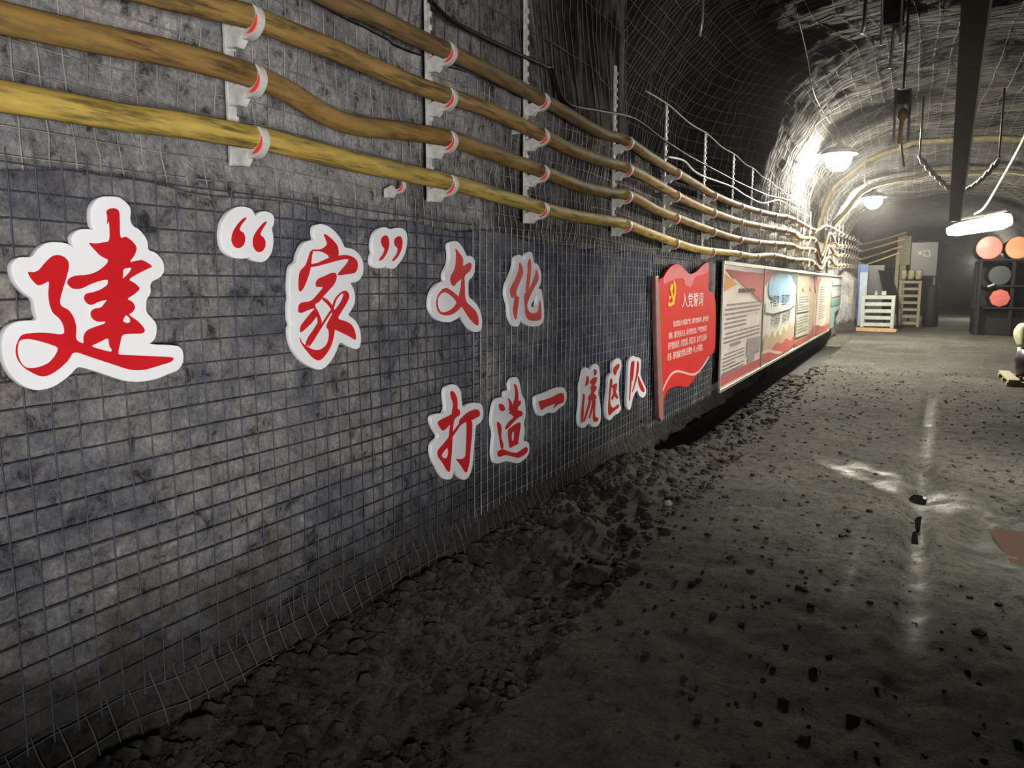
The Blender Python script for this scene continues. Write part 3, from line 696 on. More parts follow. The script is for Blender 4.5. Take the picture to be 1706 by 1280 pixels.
sign('slogan_character', z3,
 [(1110,300),(1150,258),(1190,262),(1215,310),(1230,360),(1235,290),(1260,235),(1300,218),(1330,235),(1340,290),(1348,360),(1390,370),(1425,430),(1442,490),(1445,580),(1430,640),(1400,690),(1445,690),(1455,760),(1470,880),(1480,970),(1478,1070),(1450,1130),(1390,1160),(1290,1158),(1230,1120),(1195,1060),(1180,1010),(1175,1110),(1160,1160),(1100,1162),(1060,1090),(1035,1000),(1035,900),(1010,820),(995,740),(1005,640),(1050,540),(1100,420)],
 [[[(1172,345),(1205,395),(1220,465),(1215,510),(1180,600),(1135,700),(1130,760),(1160,800),(1168,780),(1160,870),(1145,980),(1130,1088),(1105,1030),(1092,960),(1105,860),(1115,790),(1110,775),(1085,812),(1065,770),(1052,700),(1075,650),(1110,590),(1145,510),(1172,430)]],
  [[(1275,375),(1305,295),(1320,370),(1318,470),(1300,600),(1285,720),(1255,760),(1250,700),(1265,600),(1280,450)]],
  [[(1380,435),(1405,490),(1415,560),(1400,600),(1370,650),(1320,750),(1275,850),(1265,920),(1300,985),(1350,998),(1400,985),(1415,940),(1425,860),(1432,820),(1445,920),(1450,1010),(1445,1060),(1420,1085),(1360,1092),(1300,1085),(1265,1050),(1245,990),(1242,900),(1232,800),(1238,740),(1265,740),(1300,690),(1340,600),(1375,500)]]],
 'red narrow brush character of two halves at the right end of the upper row', bholes=([(1305,918),(1385,912),(1392,745),(1350,820)],))
sign('slogan_character', z4,
 [(150,290),(190,270),(230,280),(260,320),(265,400),(275,450),(310,420),(360,408),(410,415),(428,460),(425,530),(400,565),(370,580),(365,660),(355,760),(350,860),(335,930),(310,980),(270,988),(240,960),(210,905),(200,960),(180,985),(140,985),(110,950),(80,890),(50,830),(38,770),(45,710),(100,665),(65,620),(40,560),(35,520),(60,492),(130,490),(150,450),(138,370),(138,320)],
 [[[(182,325),(205,322),(232,365),(238,440),(225,500),(205,560),(198,650),(195,760),(185,860),(178,935),(155,915),(125,860),(90,815),(85,775),(110,740),(170,690),(178,600),(195,480),(205,420),(188,370)],[(165,735),(168,800),(150,833),(108,808)]],
  [[(85,555),(130,525),(190,500),(235,450),(255,470),(255,500),(230,515),(190,560),(150,605),(125,622),(100,590)]],
  [[(110,745),(170,670),(230,590),(265,550),(300,545),(255,580),(210,650),(175,690)]],
  [[(245,545),(290,500),(330,470),(380,455),(402,475),(402,510),(370,525),(345,540),(300,550),(255,580)]],
  [[(300,545),(345,535),(345,640),(332,760),(325,860),(305,938),(285,920),(260,875),(220,825),(260,835),(295,820),(300,740),(305,640),(305,570)]]],
 'red brush character with a hooked right stroke, leftmost of the lower row')
sign('slogan_character', z4,
 [(640,225),(665,215),(690,230),(705,290),(712,350),(735,380),(742,430),(745,500),(730,560),(740,620),(725,700),(765,700),(775,750),(765,800),(735,835),(690,865),(640,855),(600,845),(540,865),(510,860),(497,800),(500,720),(510,640),(490,560),(495,490),(510,410),(535,370),(585,372),(590,320),(630,315),(620,270)],
 [[[(655,262),(677,280),(690,330),(692,400),(685,470),(665,520),(640,500),(645,430),(665,380),(668,320)]],
  [[(610,365),(640,400),(645,440),(700,390),(712,400),(705,430),(640,470),(618,470),(625,420)]],
  [[(590,600),(620,550),(660,520),(640,495),(615,490),(640,460),(720,470),(725,505),(690,520),(650,560),(625,590),(600,612)]],
  [[(610,620),(625,600),(690,555),(708,560),(705,600),(690,690),(690,720),(650,735),(625,755),(618,690)],[(640,640),(660,615),(658,690),(640,697)]],
  [[(545,415),(575,420),(592,450),(588,470),(560,475),(548,450)]],
  [[(532,545),(560,570),(565,620),(560,670),(580,720),(575,760),(560,750),(550,690),(540,620),(532,580)]],
  [[(532,775),(570,755),(620,775),(680,790),(740,740),(760,745),(760,775),(735,800),(690,825),(640,810),(590,800),(540,820)]]],
 'red brush character with many strokes over a long base stroke, second of the lower row')
sign('slogan_character', z4,
 [(835,350),(880,340),(940,310),(1000,292),(1035,300),(1052,340),(1050,390),(1030,430),(995,450),(960,485),(930,485),(905,485),(870,510),(840,505),(818,440),(815,370)],
 [[[(840,400),(880,390),(940,370),(990,340),(1025,335),(1035,370),(1030,410),(1000,415),(965,440),(950,455),(972,415),(940,425),(890,445),(862,470),(850,430)]]],
 'red single horizontal stroke on a small white cut-out board in the lower row')
sign('slogan_character', z4,
 [(1180,150),(1200,142),(1225,170),(1240,130),(1270,118),(1290,130),(1300,200),(1300,270),(1285,330),(1300,400),(1308,480),(1305,550),(1280,590),(1240,590),(1215,560),(1195,590),(1165,600),(1145,580),(1140,520),(1150,430),(1155,350),(1150,290),(1165,230)],
 [[[(1205,205),(1220,220),(1215,270),(1190,290),(1198,250)]], [[(1175,340),(1190,350),(1180,430),(1180,500),(1170,560),(1160,560),(1160,480),(1172,400)]],
  [[(1255,155),(1278,165),(1275,200),(1258,210)]],
  [[(1225,250),(1260,215),(1280,220),(1275,250),(1255,290),(1275,280),(1275,310),(1250,340),(1270,350),(1275,380),(1250,395),(1215,395),(1212,370),(1240,330),(1230,300),(1245,265),(1230,270)]],
  [[(1220,390),(1238,390),(1215,470),(1185,555),(1175,550),(1200,470)]], [[(1245,385),(1258,385),(1245,470),(1225,530),(1215,525),(1235,460)]],
  [[(1255,385),(1270,390),(1262,470),(1265,520),(1290,520),(1285,550),(1255,555),(1248,520),(1252,450)]]],
 'red tall water-radical brush character, fourth of the lower row')
sign('slogan_character', z4,
 [(1400,95),(1430,75),(1455,85),(1462,130),(1450,190),(1440,240),(1440,330),(1450,420),(1460,450),(1440,490),(1410,500),(1375,545),(1350,530),(1342,460),(1350,380),(1360,300),(1360,220),(1375,190),(1395,180),(1390,130)],
 [[[(1400,150),(1445,110),(1448,140),(1430,170),(1420,205),(1405,200)]],
  [[(1378,235),(1392,225),(1395,260),(1380,340),(1375,420),(1400,455),(1440,415),(1448,440),(1400,475),(1372,510),(1362,480),(1365,400),(1372,310)]],
  [[(1385,290),(1405,270),(1430,260),(1425,310),(1410,360),(1395,390),(1385,380),(1405,330),(1400,300)]], [[(1398,295),(1425,340),(1440,375),(1425,385),(1400,330)]]],
 'red boxed brush character, fifth of the lower row')
sign('slogan_character', z4,
 [(1525,70),(1550,55),(1570,70),(1590,68),(1608,90),(1605,150),(1600,200),(1620,250),(1645,300),(1645,350),(1620,375),(1595,360),(1578,310),(1555,350),(1540,400),(1530,455),(1515,468),(1500,440),(1500,380),(1505,300),(1508,200),(1510,110)],
 [[[(1535,105),(1550,95),(1545,160),(1538,250),(1528,350),(1525,400),(1518,390),(1525,290),(1528,180)]], [[(1550,90),(1560,100),(1554,180),(1545,250),(1537,240),(1548,180)]],
  [[(1580,90),(1592,110),(1590,170),(1575,240),(1550,320),(1538,340),(1560,260),(1575,180)]], [[(1585,200),(1605,250),(1635,310),(1632,335),(1610,320),(1588,270)]]],
 'red slanting brush character at the right end of the lower row, nearest the plaque')

# ------------------------------------------------------------------ red oath plaque and the dark board behind it
def zp(p): return [(1080+a/4.4154, 420+b/4.4138) for a, b in p]
PX = -1.700
m = MB(); bq0 = on_x(1092, 470, -1.735); bq1 = on_x(1196, 470, -1.735)
m.box((-1.766, (bq0.y+7.80)/2, 0.965), (0.016, 7.80-bq0.y, 1.30))
props(m.build('dark_board', M['navyboard'], None, origin=(-1.766, 6.7, 0.31)), 'dark navy board on the wall behind the red oath plaque', 'board')
pq = on_x(1140, 700, PX)
pl = empty('oath_plaque', (-1.72, pq.y, 0.35), 'red flag-shaped plaque with a yellow emblem and white oath text', 'plaque')
plate('plaque_panel', [towall(chaikin(zp([(75,200),(110,190),(130,150),(165,105),(210,82),(245,100),(280,140),(310,165),(350,150),(390,105),(420,80),(450,72),(447,150),(440,290),(465,292),(490,330),(497,420),(495,600),(490,740),(445,760),(400,820),(360,900),(320,960),(285,998),(220,985),(160,1000),(115,1060),(112,1150),(100,1200),(85,1100),(80,800),(78,400)]),1), PX)], PX, 0.02, ink('red', 0), pl, 0.001)
plate('flag_fold', [towall(chaikin(zp([(112,192),(132,152),(167,107),(210,85),(245,103),(280,143),(310,168),(350,153),(390,108),(420,83),(447,76),(445,145),(405,165),(340,182),(322,258),(272,250),(262,192),(200,196),(140,225),(110,240)]),1), PX+0.002)], PX+0.002, 0.003, ink('pink', 0), pl)
plate('flag_ribbon', [towall(chaikin(zp([(95,1040),(125,960),(165,890),(210,866),(260,876),(310,894),(345,892),(385,862),(445,763),(452,772),(400,855),(350,908),(310,910),(250,890),(210,884),(170,905),(130,975),(100,1050)]),2), PX+0.002)], PX+0.002, 0.003, ink('ribbon', 0), pl)
plate('flag_pole', [towall(zp([(50,175),(74,178),(113,1225),(97,1246),(78,1215)]), PX+0.006)], PX+0.006, 0.03, plain('pole_grey_pink', (0.30, 0.13, 0.12), 0.5), pl, 0.003)
# emblem: crossed sickle and hammer
em = [ [[(190,208),(200,225),(205,260),(203,310),(195,360),(180,392),(165,398),(155,385),(170,378),(183,355),(192,310),(194,262),(188,230),(184,212)]],
       [[(150,372),(160,368),(170,396),(155,402),(146,396)]],
       [[(168,238),(186,232),(184,262),(178,285),(172,285),(163,292),(160,262)]],
       [[(165,290),(176,282),(190,345),(194,385),(186,388),(180,350)]],
       [[(152,325),(170,322),(168,340),(150,352)]] ]
plates('emblem', [[towall(chaikin(zp(l),1), PX+0.003) for l in s] for s in em], PX+0.003, 0.004, ink('gold', 0), pl)
def box_of(x0, x1, yt, yb, X):
    a = on_x(x0, (yt+yb)/2, X); b = on_x(x1, (yt+yb)/2, X); c = on_x((x0+x1)/2, yt, X); d = on_x((x0+x1)/2, yb, X); return a.y, b.y, d.z, c.z
def zpb(x0, x1, yt, yb): return (1080+x0/4.4154, 1080+x1/4.4154, 420+yt/4.4138, 420+yb/4.4138)
b = box_of(*zpb(248, 400, 300, 402), PX); wall_text('title_text', '入党誓词', PX+0.003, *b, ink('letter', 0), pl)
for (x0, x1, yt, yb, tx) in ((182, 440, 487, 530, '我志愿加入中国共产党，拥护党的纲领，遵守党的'), (148, 428, 565, 612, '章程，履行党员义务，执行党的决定，严守党的纪律，'), (143, 428, 632, 686, '保守党的秘密，对党忠诚，积极工作，为共产主义奋斗'), (140, 398, 708, 764, '终身，随时准备为党和人民牺牲一切，永不叛党。')):
    ya_, yb_, za_, zb_ = box_of(*zpb(x0, x1, yt, yb), PX); n_ = len(tx.rstrip('，。')) + (0.4 if tx[-1] in '，。' else 0); k_ = 0
    for ph in tx.replace('，', '，|').split('|'):
        if not ph: continue
        e_ = k_+len(ph)-(0.62 if ph[-1] in '，。' else 0)
        wall_text('text_phrase', ph, PX+0.003, ya_+(yb_-ya_)*k_/n_, ya_+(yb_-ya_)*min(1, e_/n_), za_, zb_, ink('letter', 0), pl); k_ += len(ph)

# ------------------------------------------------------------------ row of notice panels
NX = -1.735
EDGES = [8.05, 10.58, 13.95, 17.1, 20.5, 25.2]
NZ0, NZ1 = 0.265, 1.645
panel_roots = []
PLAB = ['pale notice panel with red top band and small grey text, nearest the red plaque', 'notice panel with a blue sky over two lines of brush lettering', 'tan notice panel with two dark roundels over pale boxes', 'notice panel with a pale lit column of text between tan sides', 'grey green translucent panel closing the far end of the notice row']
for i in range(5):
    ya, yb = EDGES[i], EDGES[i+1]
    r = empty('notice_panel', (NX-0.02, (ya+yb)/2, NZ0), PLAB[i], 'notice board', 'notice panels along the left wall'); panel_roots.append(r)
    def U(p, ya=ya, yb=yb): return [(ya+0.02+(yb-ya-0.04)*u, NZ0+0.02+(NZ1-NZ0-0.05)*v) for u, v in p]
    def area(nm, p, mt, lift, sm=0, thick=0.002, r=r, U=U): return plate(nm, [U(chaikin(p, sm) if sm else p)], NX+lift, thick, ink(mt, 0), r)
    base = ['cream', 'paper', 'tan', 'tan', 'teal'][i]
    if i < 4: sp = [(0,0),(1,0),(1,1),(0,1)]
    else: sp = [(0,0),(.30,.0),(.33,.30),(1,.34),(1,1),(0,1)]
    plate('panel_sheet', [U(sp)], NX, 0.014, ink(base, 0), r)
    fm = MB(); mid = (ya+yb)/2
    fm.box((NX+0.002, mid, NZ1-0.012), (0.03, yb-ya-0.01, 0.045)); 
    if i < 4: fm.box((NX+0.002, mid, NZ0+0.004), (0.03, yb-ya-0.01, 0.038))
    fm.box((NX, ya+0.018, (NZ0+NZ1)/2), (0.024, 0.03, NZ1-NZ0-0.05))
    fm.build('frame', M['alu'], r)
    def lines(nm, u0, u1, v, n, h, mt='text', r=r, U=U, seg=9, lift=0.0095):
        k = MB()
        for q in range(n):
            vv = v-q*h; e = u1 if (q % 4) != 3 else u0+(u1-u0)*0.55; u = u0+ (0.03 if q == 0 else 0)
            while u < e:
                wd = random.uniform(0.012, 0.05); P = U([(u, vv-h*0.22), (min(u+wd, e), vv-h*0.22), (min(u+wd, e), vv+h*0.22), (u, vv+h*0.22)])
                k.add([(NX+lift, a, b2) for a, b2 in P], [(0, 1, 2, 3)]); u += wd+random.uniform(0.004, 0.012)
        return k.build(nm, ink(mt, 0), r)
    def strip_text(nm, body, u0, u1, v0, v1, mt, lift=0.0095, r=r, U=U):
        (a, c), (b2, d) = U([(u0, v0), (u1, v1)]); wall_text(nm, body, NX+lift, a, b2, c, d, ink(mt, 0), r)
    if i == 0:
        area('header_band', [(0.03,.955),(.98,.955),(.98,.665),(.30,.875)], 'band', 0.008)
        area('corner_triangle', [(0.01,.93),(.28,.845),(.02,.79)], 'orange', 0.0085)
        area('corner_shade', [(0.03,.965),(.42,.955),(.20,.885)], 'brick', 0.0082)
        area('footer_band', [(0.01,.02),(.98,.02),(.98,.10),(.01,.115)], 'band', 0.008)
        lines('header_title', .30, .74, .79, 1, .085, 'dark')
        lines('paragraph', .06, .92, .675, 3, .038); lines('list_block', .06, .55, .56, 3, .036); lines('paragraph', .05, .93, .44, 3, .035)
        lines('subheading', .16, .42, .335, 1, .07, 'grey'); lines('paragraph', .05, .52, .27, 7, .030)
        area('photo_print', [(.58,.20),(.94,.19),(.95,.33),(.60,.34)], 'grey', 0.008)
        area('photo_print', [(.62,.115),(.80,.11),(.80,.165),(.62,.17)], 'grey', 0.0082)
        lines('caption', .55, .93, .18, 1, .03, 'grey'); lines('subheading', .16, .40, .15, 1, .02, 'grey')
    elif i == 1:
        area('sky_print', [(.20,.97),(.85,.97),(.98,.85),(.92,.70),(.75,.62),(.35,.63),(.12,.72),(.1,.85)], 'sky', 0.008, 2)
        area('cloud_print', [(.05,.70),(.35,.64),(.75,.62),(.97,.74),(.97,.55),(.05,.52)], 'cloud', 0.0085, 1)
        area('corner_shade', [(.0,.97),(.26,.97),(.13,.90),(.0,.82)], 'band', 0.009)
        area('corner_shade', [(.74,.98),(1,.98),(1,.86),(.92,.84)], 'tealdk', 0.009)
        area('skyline_print', [(.02,.12),(.04,.30),(.10,.34),(.16,.28),(.25,.36),(.32,.26),(.40,.33),(.5,.25),(.58,.36),(.68,.28),(.78,.40),(.88,.30),(.98,.38),(.98,.12)], 'town', 0.0085)
        area('ribbon_print', [(.0,.02),(1,.02),(1,.22),(.85,.12),(.7,.20),(.55,.14),(.4,.2),(.25,.13),(.1,.16),(.0,.14)], 'band', 0.009, 1)
        area('ribbon_line', [(.0,.13),(.2,.12),(.38,.06),(.55,.03),(.58,.05),(.4,.09),(.2,.15),(.0,.16)], 'palered', 0.0095, 1)
        strip_text('brush_lettering', '中国梦', .16, .42, .60, .73, 'dark'); strip_text('brush_lettering', '强国梦', .48, .74, .60, .73, 'dark'); strip_text('brush_lettering', '中国梦', .22, .48, .40, .53, 'dark'); strip_text('brush_lettering', '我的梦', .54, .80, .40, .53, 'dark')
    elif i == 2:
        area('roundel', [(.30+.05*math.cos(a*math.pi/8), .80+.035*math.sin(a*math.pi/8)) for a in range(16)], 'grey', 0.009)
        area('roundel', [(.66+.05*math.cos(a*math.pi/8), .80+.035*math.sin(a*math.pi/8)) for a in range(16)], 'grey', 0.009)
        area('text_box', [(.06,.47),(.62,.46),(.62,.70),(.06,.71)], 'sage', 0.009); area('text_box', [(.04,.14),(.64,.12),(.64,.43),(.05,.445)], 'sage', 0.009)
        lines('text_lines', .08, .58, .68, 6, .035, 'grey', lift=0.0115); lines('text_lines', .08, .58, .40, 6, .04, 'grey', lift=0.0115)
        area('footer_band', [(.02,.02),(1,.02),(1,.24),(.75,.12),(.4,.08),(.02,.1)], 'brick', 0.0085, 1)
        area('side_band', [(.84,.985),(1,.985),(1,.72),(.92,.76)], 'band', 0.009)
    elif i == 3:
        area('text_column', [(.12,.85),(.34,.97),(.45,.86),(.74,.88),(.70,.16),(.35,.11),(.04,.16)], 'cream', 0.008)
        lines('text_lines', .2, .62, .80, 14, .04, 'grey')
        area('footer_band', [(.0,.02),(1,.02),(1,.14),(.6,.10),(.2,.18),(.0,.2)], 'brick', 0.009, 1)
    else:
        area('tint_band', [(.05,.42),(.96,.45),(.96,.56),(.05,.54)], 'tealdk', 0.009); area('tint_band', [(.05,.83),(.96,.84),(.96,.94),(.05,.94)], 'grey', 0.009)
        area('tint_band', [(.05,.60),(.96,.62),(.96,.74),(.05,.72)], 'grey', 0.009)

# ------------------------------------------------------------------ power cables on the wall, and their hook brackets
CX = -1.675
def zc1(p): return [(a/3.412, b/3.412) for a, b in p]
def zc2(p): return [(400+a/2.843, b/2.843) for a, b in p]
def zc3(p): return [(900+a/3.102, 100+b/3.102) for a, b in p]
CAB = [
 [(-60,150),(0,160),(100,177),(200,195),(300,208),(415,228),(440,232),(600,272),(745,303),(800,318),(897,345)]+zc3([(150,800),(300,825),(430,845),(560,895),(700,945),(800,975),(900,990),(1010,1000),(1100,1015),(1200,1010),(1300,1030),(1400,1040)]),
 [(-60,17)]+zc1([(0,100),(500,210),(1000,310),(1400,420)])+zc2([(200,420),(400,540),(550,595),(800,625),(1000,660),(1200,730),(1440,815)])+zc3([(200,650),(350,685),(470,705),(600,775),(730,825),(850,870),(1000,920),(1150,945),(1290,955),(1340,975),(1420,985)]),
 [(0,-75),(150,-40),(293,-3),(410,26)]+zc2([(200,140),(500,260),(800,390),(1000,460),(1200,530),(1450,650)])+zc3([(150,460),(300,515),(450,560),(600,640),(760,730),(900,790),(1050,840),(1200,870),(1300,890),(1340,920),(1420,930)]),
 [(250,-150),(400,-80)]+zc2([(450,0),(600,60),(800,160),(1000,250),(1200,350),(1480,500)])+zc3([(300,370),(440,415),(550,490),(700,580),(800,640),(900,700),(1050,760),(1200,800),(1300,820),(1420,880)]) ]
FAR = [[(17.2,1.72),(18.6,2.02),(20.6,1.90),(23,1.95),(27,2.02),(31,2.08)], [(17.2,1.84),(18.6,2.28),(20.6,2.12),(23,2.24),(27,2.33),(31,2.36)], [(17.2,2.0),(18.6,2.56),(20.6,2.40),(23,2.48),(27,2.63),(31,2.66)], [(17.2,2.62),(18.6,2.70),(20.6,2.74),(23,2.78),(27,2.88),(31,2.92)]]
END = [[(-1.55,33),(-1.1,35.5),(-0.5,36.5)], [(-1.55,33),(-1.05,35.4),(-0.4,36.4)], [(-1.55,33),(-1.0,35.3),(-0.32,36.3)], [(-1.55,33),(-0.95,35.2),(-0.25,36.2)]]
CPTS = []
cl_lab = [('cable_yellow', 'thick yellow power cable, lowest of the four runs on the wall hooks'), ('cable_brown', 'thick brown power cable, second from the bottom on the wall hooks'), ('cable_ochre', 'thick ochre power cable, third from the bottom on the wall hooks'), ('cable_dark', 'thick dark brown power cable, topmost of the four runs on the wall hooks')]
for k in range(4):
    P = [on_x(a, b, CX) for a, b in CAB[k]]
    P += [Vector((CX, y, z)) for y, z in FAR[k]]
    zl = FAR[k][-1][1]
    P += [Vector((x, y, zl+0.12+0.28*j)) for j, (x, y) in enumerate(END[k])]
    P = catmull(P, 7); P = [Vector((CX, -2.2, P[0].z-0.06)), Vector((CX, P[0].y-0.5, P[0].z-0.012))]+P; CPTS.append(P)
    m = MB(); m.tube(P, 0.033, 14)
    o = m.build('power_cable', M[cl_lab[k][0]], None, True); props(o, cl_lab[k][1], 'cable', 'power cables on the wall hooks')
def cable_z(k, y):
    P = CPTS[k]
    for a, b in zip(P, P[1:]):
        if a.y <= y <= b.y and b.y > a.y: return a.z+(b.z-a.z)*(y-a.y)/(b.y-a.y)
    return None
ep = Vector((-0.30, 36.55, 0)); m = MB(); m.box((ep.x, ep.y+0.05, 1.75), (0.22, 0.10, 3.5)); m.box((ep.x, ep.y-0.02, 2.85), (0.5, 0.05, 1.2))
props(m.build('end_post', M['pine'], None, origin=ep), 'far timber post where the four thick cables end', 'post')
# bracket prototype meshes (around the cable axis at x=0, z=0)
def hook_mesh():
    R = 0.0345; n = 22; inn = []; out = []
    for i in range(n+1):
        t = math.radians(205+ (402-205)*i/n); th = 0.027*(1-(i/n)**1.6)+0.003
        inn.append((R*math.cos(t), R*math.sin(t))); out.append(((R+th)*math.cos(t), (R+th)*math.sin(t)))
    m = MB(); vs = []; fs = []
    for (y) in (-0.012, 0.012):
        for i in range(n+1): vs.append((inn[i][0], y, inn[i][1])); vs.append((out[i][0], y, out[i][1]))
    N = 2*(n+1)
    for i in range(n):
        a = 2*i
        fs += [(a, a+1, a+3, a+2), (N+a, N+a+2, N+a+3, N+a+1), (a+1, N+a+1, N+a+3, a+3), (a, a+2, N+a+2, N+a)]
    fs += [(0, N, N+1, 1), (2*n, 2*n+1, N+2*n+1, N+2*n)]
    m.add(vs, fs)
    m.prism_xz([(-0.085, -0.075), (-0.085, -0.03), (-0.036, -0.012), (-0.018, -0.05), (-0.04, -0.078)], -0.014, 0.014)
    return m
def stripe_mesh():
    R = 0.0345; n = 10; m = MB(); vs = []; fs = []
    for y in (-0.0145, -0.0115):
        for i in range(n+1):
            q = 0.34+0.42*i/n; t = math.radians(205+197*q); th = 0.027*(1-q**1.6)+0.003; w = math.sin(math.pi*(i+0.6)/(n+1.2))
            for rr in (R+th*(0.5-0.30*w), R+th*(0.5+0.30*w)): vs.append((rr*math.cos(t), y, rr*math.sin(t)))
    N = 2*(n+1)
    for i in range(n):
        a = 2*i; fs += [(a, a+1, a+3, a+2), (N+a, N+a+2, N+a+3, N+a+1), (a+1, N+a+1, N+a+3, a+3), (a, a+2, N+a+2, N+a)]
    fs += [(0, N, N+1, 1), (2*n, 2*n+1, N+2*n+1, N+2*n)]
    m.add(vs, fs); return m
def strap_obj(root, h):
    m = MB(); m.box((0.0, 0, h/2-0.02), (0.012, 0.030, h+0.04))
    for k in range(int(h/0.05)): m.box((0.009, 0.012, 0.03+k*0.05), (0.012, 0.012, 0.022))
    return m
HY = [1.615, 2.63, 3.50, 4.79, 5.95, 7.22, 8.5, 9.6, 10.8, 11.8, 12.78, 13.8, 14.8, 15.7, 18.7, 19.9, 21.1, 22.3, 23.5, 24.7, 25.9, 27.1, 28.3, 29.5, 30.7]
hook_me = stripe_me = None
ORD = ['nearest the camera', 'second from the camera', 'third from the camera', 'fourth from the camera', 'fifth, above the oath plaque', 'sixth, past the oath plaque', 'seventh, above the first notice panel', 'eighth from the camera', 'ninth from the camera', 'tenth from the camera', 'eleventh from the camera', 'twelfth from the camera', 'thirteenth, just before the cables rise', 'fourteenth, where the cables turn up']
for i, y in enumerate(HY):
    zs = [cable_z(k, y) for k in range(4)]
    zb = min(zs)-0.075; zt = 2.80 if y < 16 else 3.2
    lab = ('white strap with four red-striped cable hooks, '+ORD[i]) if i < len(ORD) else 'small white cable hook strap in the far run past the notice panels'
    root = empty('cable_bracket', (-1.762, y, zb), lab, 'bracket', 'hook straps carrying the cables' if i < len(ORD) else 'far hook straps past the notice panels')
    strap_obj(root, zt-zb)
    m = MB(); m.box((-1.762, y, (zb+zt)/2), (0.012, 0.030, zt-zb))
    for k in range(int((zt-zb)/0.05)): m.box((-1.753, y+0.008, zb+0.03+k*0.05), (0.012, 0.012, 0.022))
    for k in (0.1, 0.42): m.box((-1.80, y, zb+(zt-zb)*k), (0.08, 0.022, 0.022))
    m.build('strap', M['strap'], root)
    for k in range(4):
        if hook_me is None:
            root['_org'] = (0, 0, 0)
            ho = hook_mesh().build('hook', M['strap'], root); so = stripe_mesh().build('red_stripe', M['stripe'], root)
            so.parent = ho; del root['_org']
            hook_me = ho; stripe_me = so
        else:
            ho = hook_me.copy(); COL.objects.link(ho); ho.parent = root; so = stripe_me.copy(); COL.objects.link(so); so.parent = ho
        ho.location = (CX+1.762, 0, zs[k]-zb)
# lone hook left on the wall below the lowest cable
lone = empty('cable_hook', (-1.735, *on_x(672, 304, -1.71).yz), 'single spare white hook with a red tip stuck on the net below the lowest cable', 'hook')
h2 = hook_me.copy(); COL.objects.link(h2); h2.parent = lone; h2.location = (0, 0, 0); s2 = stripe_me.copy(); COL.objects.link(s2); s2.parent = h2; h2.scale = (0.7, 0.7, 0.7)

def thin_cable(name, pts, r, mat, label, X=None, cat='cable', group=None):
    P = [on_x(a, b, X) for a, b in pts] if X is not None else pts
    m = MB(); m.tube(catmull(P, 8), r, 8); return props(m.build(name, mat, None, True), label, cat, group)
thin_cable('signal_cable', zc2([(900,0),(1000,95),(1200,200),(1440,310),(1480,330)])+zc3([(130,215),(300,260),(480,300),(620,400),(740,480),(830,530),(1040,640),(1180,700),(1290,730),(1380,800)]), 0.009, M['black'], 'thin black signal cable looping above the thick cables', -1.715)
thin_cable('signal_cable', zc3([(660,500),(740,520),(790,570),(840,600),(910,625),(1000,660),(1060,700),(1150,740),(1230,725),(1300,760),(1390,810)]), 0.009, M['greycable'], 'thin pale signal cable sagging above the thick cables near the first lamp', -1.712)
P = []
tops = [4.79, 5.95, 7.22, 8.5, 9.6, 10.8, 11.8, 12.78, 13.8, 14.8]
for a, b in zip(tops, tops[1:]): P += [Vector((-1.745, a, 2.79)), Vector((-1.745, (a+b)/2, 2.77))]
thin_cable('tie_rope', P[1:]+[Vector((-1.745, tops[-1], 2.79))], 0.006, M['rope'], 'pale pink rope strung along the tops of the hook straps', cat='rope')

# ------------------------------------------------------------------ lamps
bulb_mat = emissive('lamp_glow', LAMP_COLOR, LAMP_STRENGTH)
def lamp(loc, label, roofz):
    x, y, z = loc
    r = empty('roadway_lamp', loc, label, 'lamp', 'glowing lamps along the roadway')
    m = MB(); m.lathe(loc, [(0.02, -0.22), (0.11, -0.195), (0.185, -0.11), (0.205, -0.02), (0.175, 0.07), (0.10, 0.125)], 20); m.build('globe', bulb_mat, r, True)
    m = MB(); m.lathe((x, y, z+0.12), [(0.10, 0), (0.11, 0.02), (0.07, 0.09), (0.03, 0.13)], 16); m.build('cap', M['steel'], r, True)
    m = MB(); m.lathe((x, y, z), [(0.04, 0.17), (0.18, 0.16), (0.265, 0.115), (0.30, 0.045), (0.29, 0.045), (0.255, 0.104), (0.17, 0.148), (0.04, 0.152)], 28); m.build('shade', M['steel'], r, True)  # shade added to keep lamp light off the roof
    m = MB(); m.tube([(x, y, z+0.24), (x-0.02, y, z+0.3), (x-0.03, y, roofz)], 0.012, 8); m.build('cord', M['greycable'], r, True)
    return r
lp = on_y(1397, 263, 14.0); lamp(lp, 'glowing round lamp on the left shoulder, nearer of the two', 4.15)
lp2 = on_y(1455, 333, 21.0); lamp(lp2, 'glowing round lamp on the left shoulder, farther of the two', 3.85)
lp3 = on_y(1630, 376, 21.5)
r = empty('tube_lamp', lp3, 'bright tilted tube lamp above the red-capped cylinders', 'lamp')
dv = Vector((0.62, -0.25, 0.10))
m = MB(); m.tube([lp3-dv, lp3-dv*0.7, lp3+dv*0.75, lp3+dv], 0.16, 16, rad=[0.09, 0.15, 0.19, 0.13]); m.build('tube', emissive('tube_glow', (1.0, 0.95, 0.80), TUBE_STRENGTH), r, True)
m = MB(); m.box(lp3+Vector((0, 0.02, 0.235)), (1.2, 0.10, 0.05), math.atan2(-0.25, 0.62), -0.15); m.build('housing', M['steel'], r)
P = [on_y(1706, 232, 12.0)+Vector((0.05, -0.2, 0.25)), on_y(1706, 232, 12.0), on_y(1668, 300, 17), on_y(1640, 345, 20.5), lp3+Vector((-0.1, 0, 0.28))]
thin_cable('lamp_cord', P, 0.022, M['greycable'], 'pale cord slanting down from the roof to the tube lamp', cat='cord')

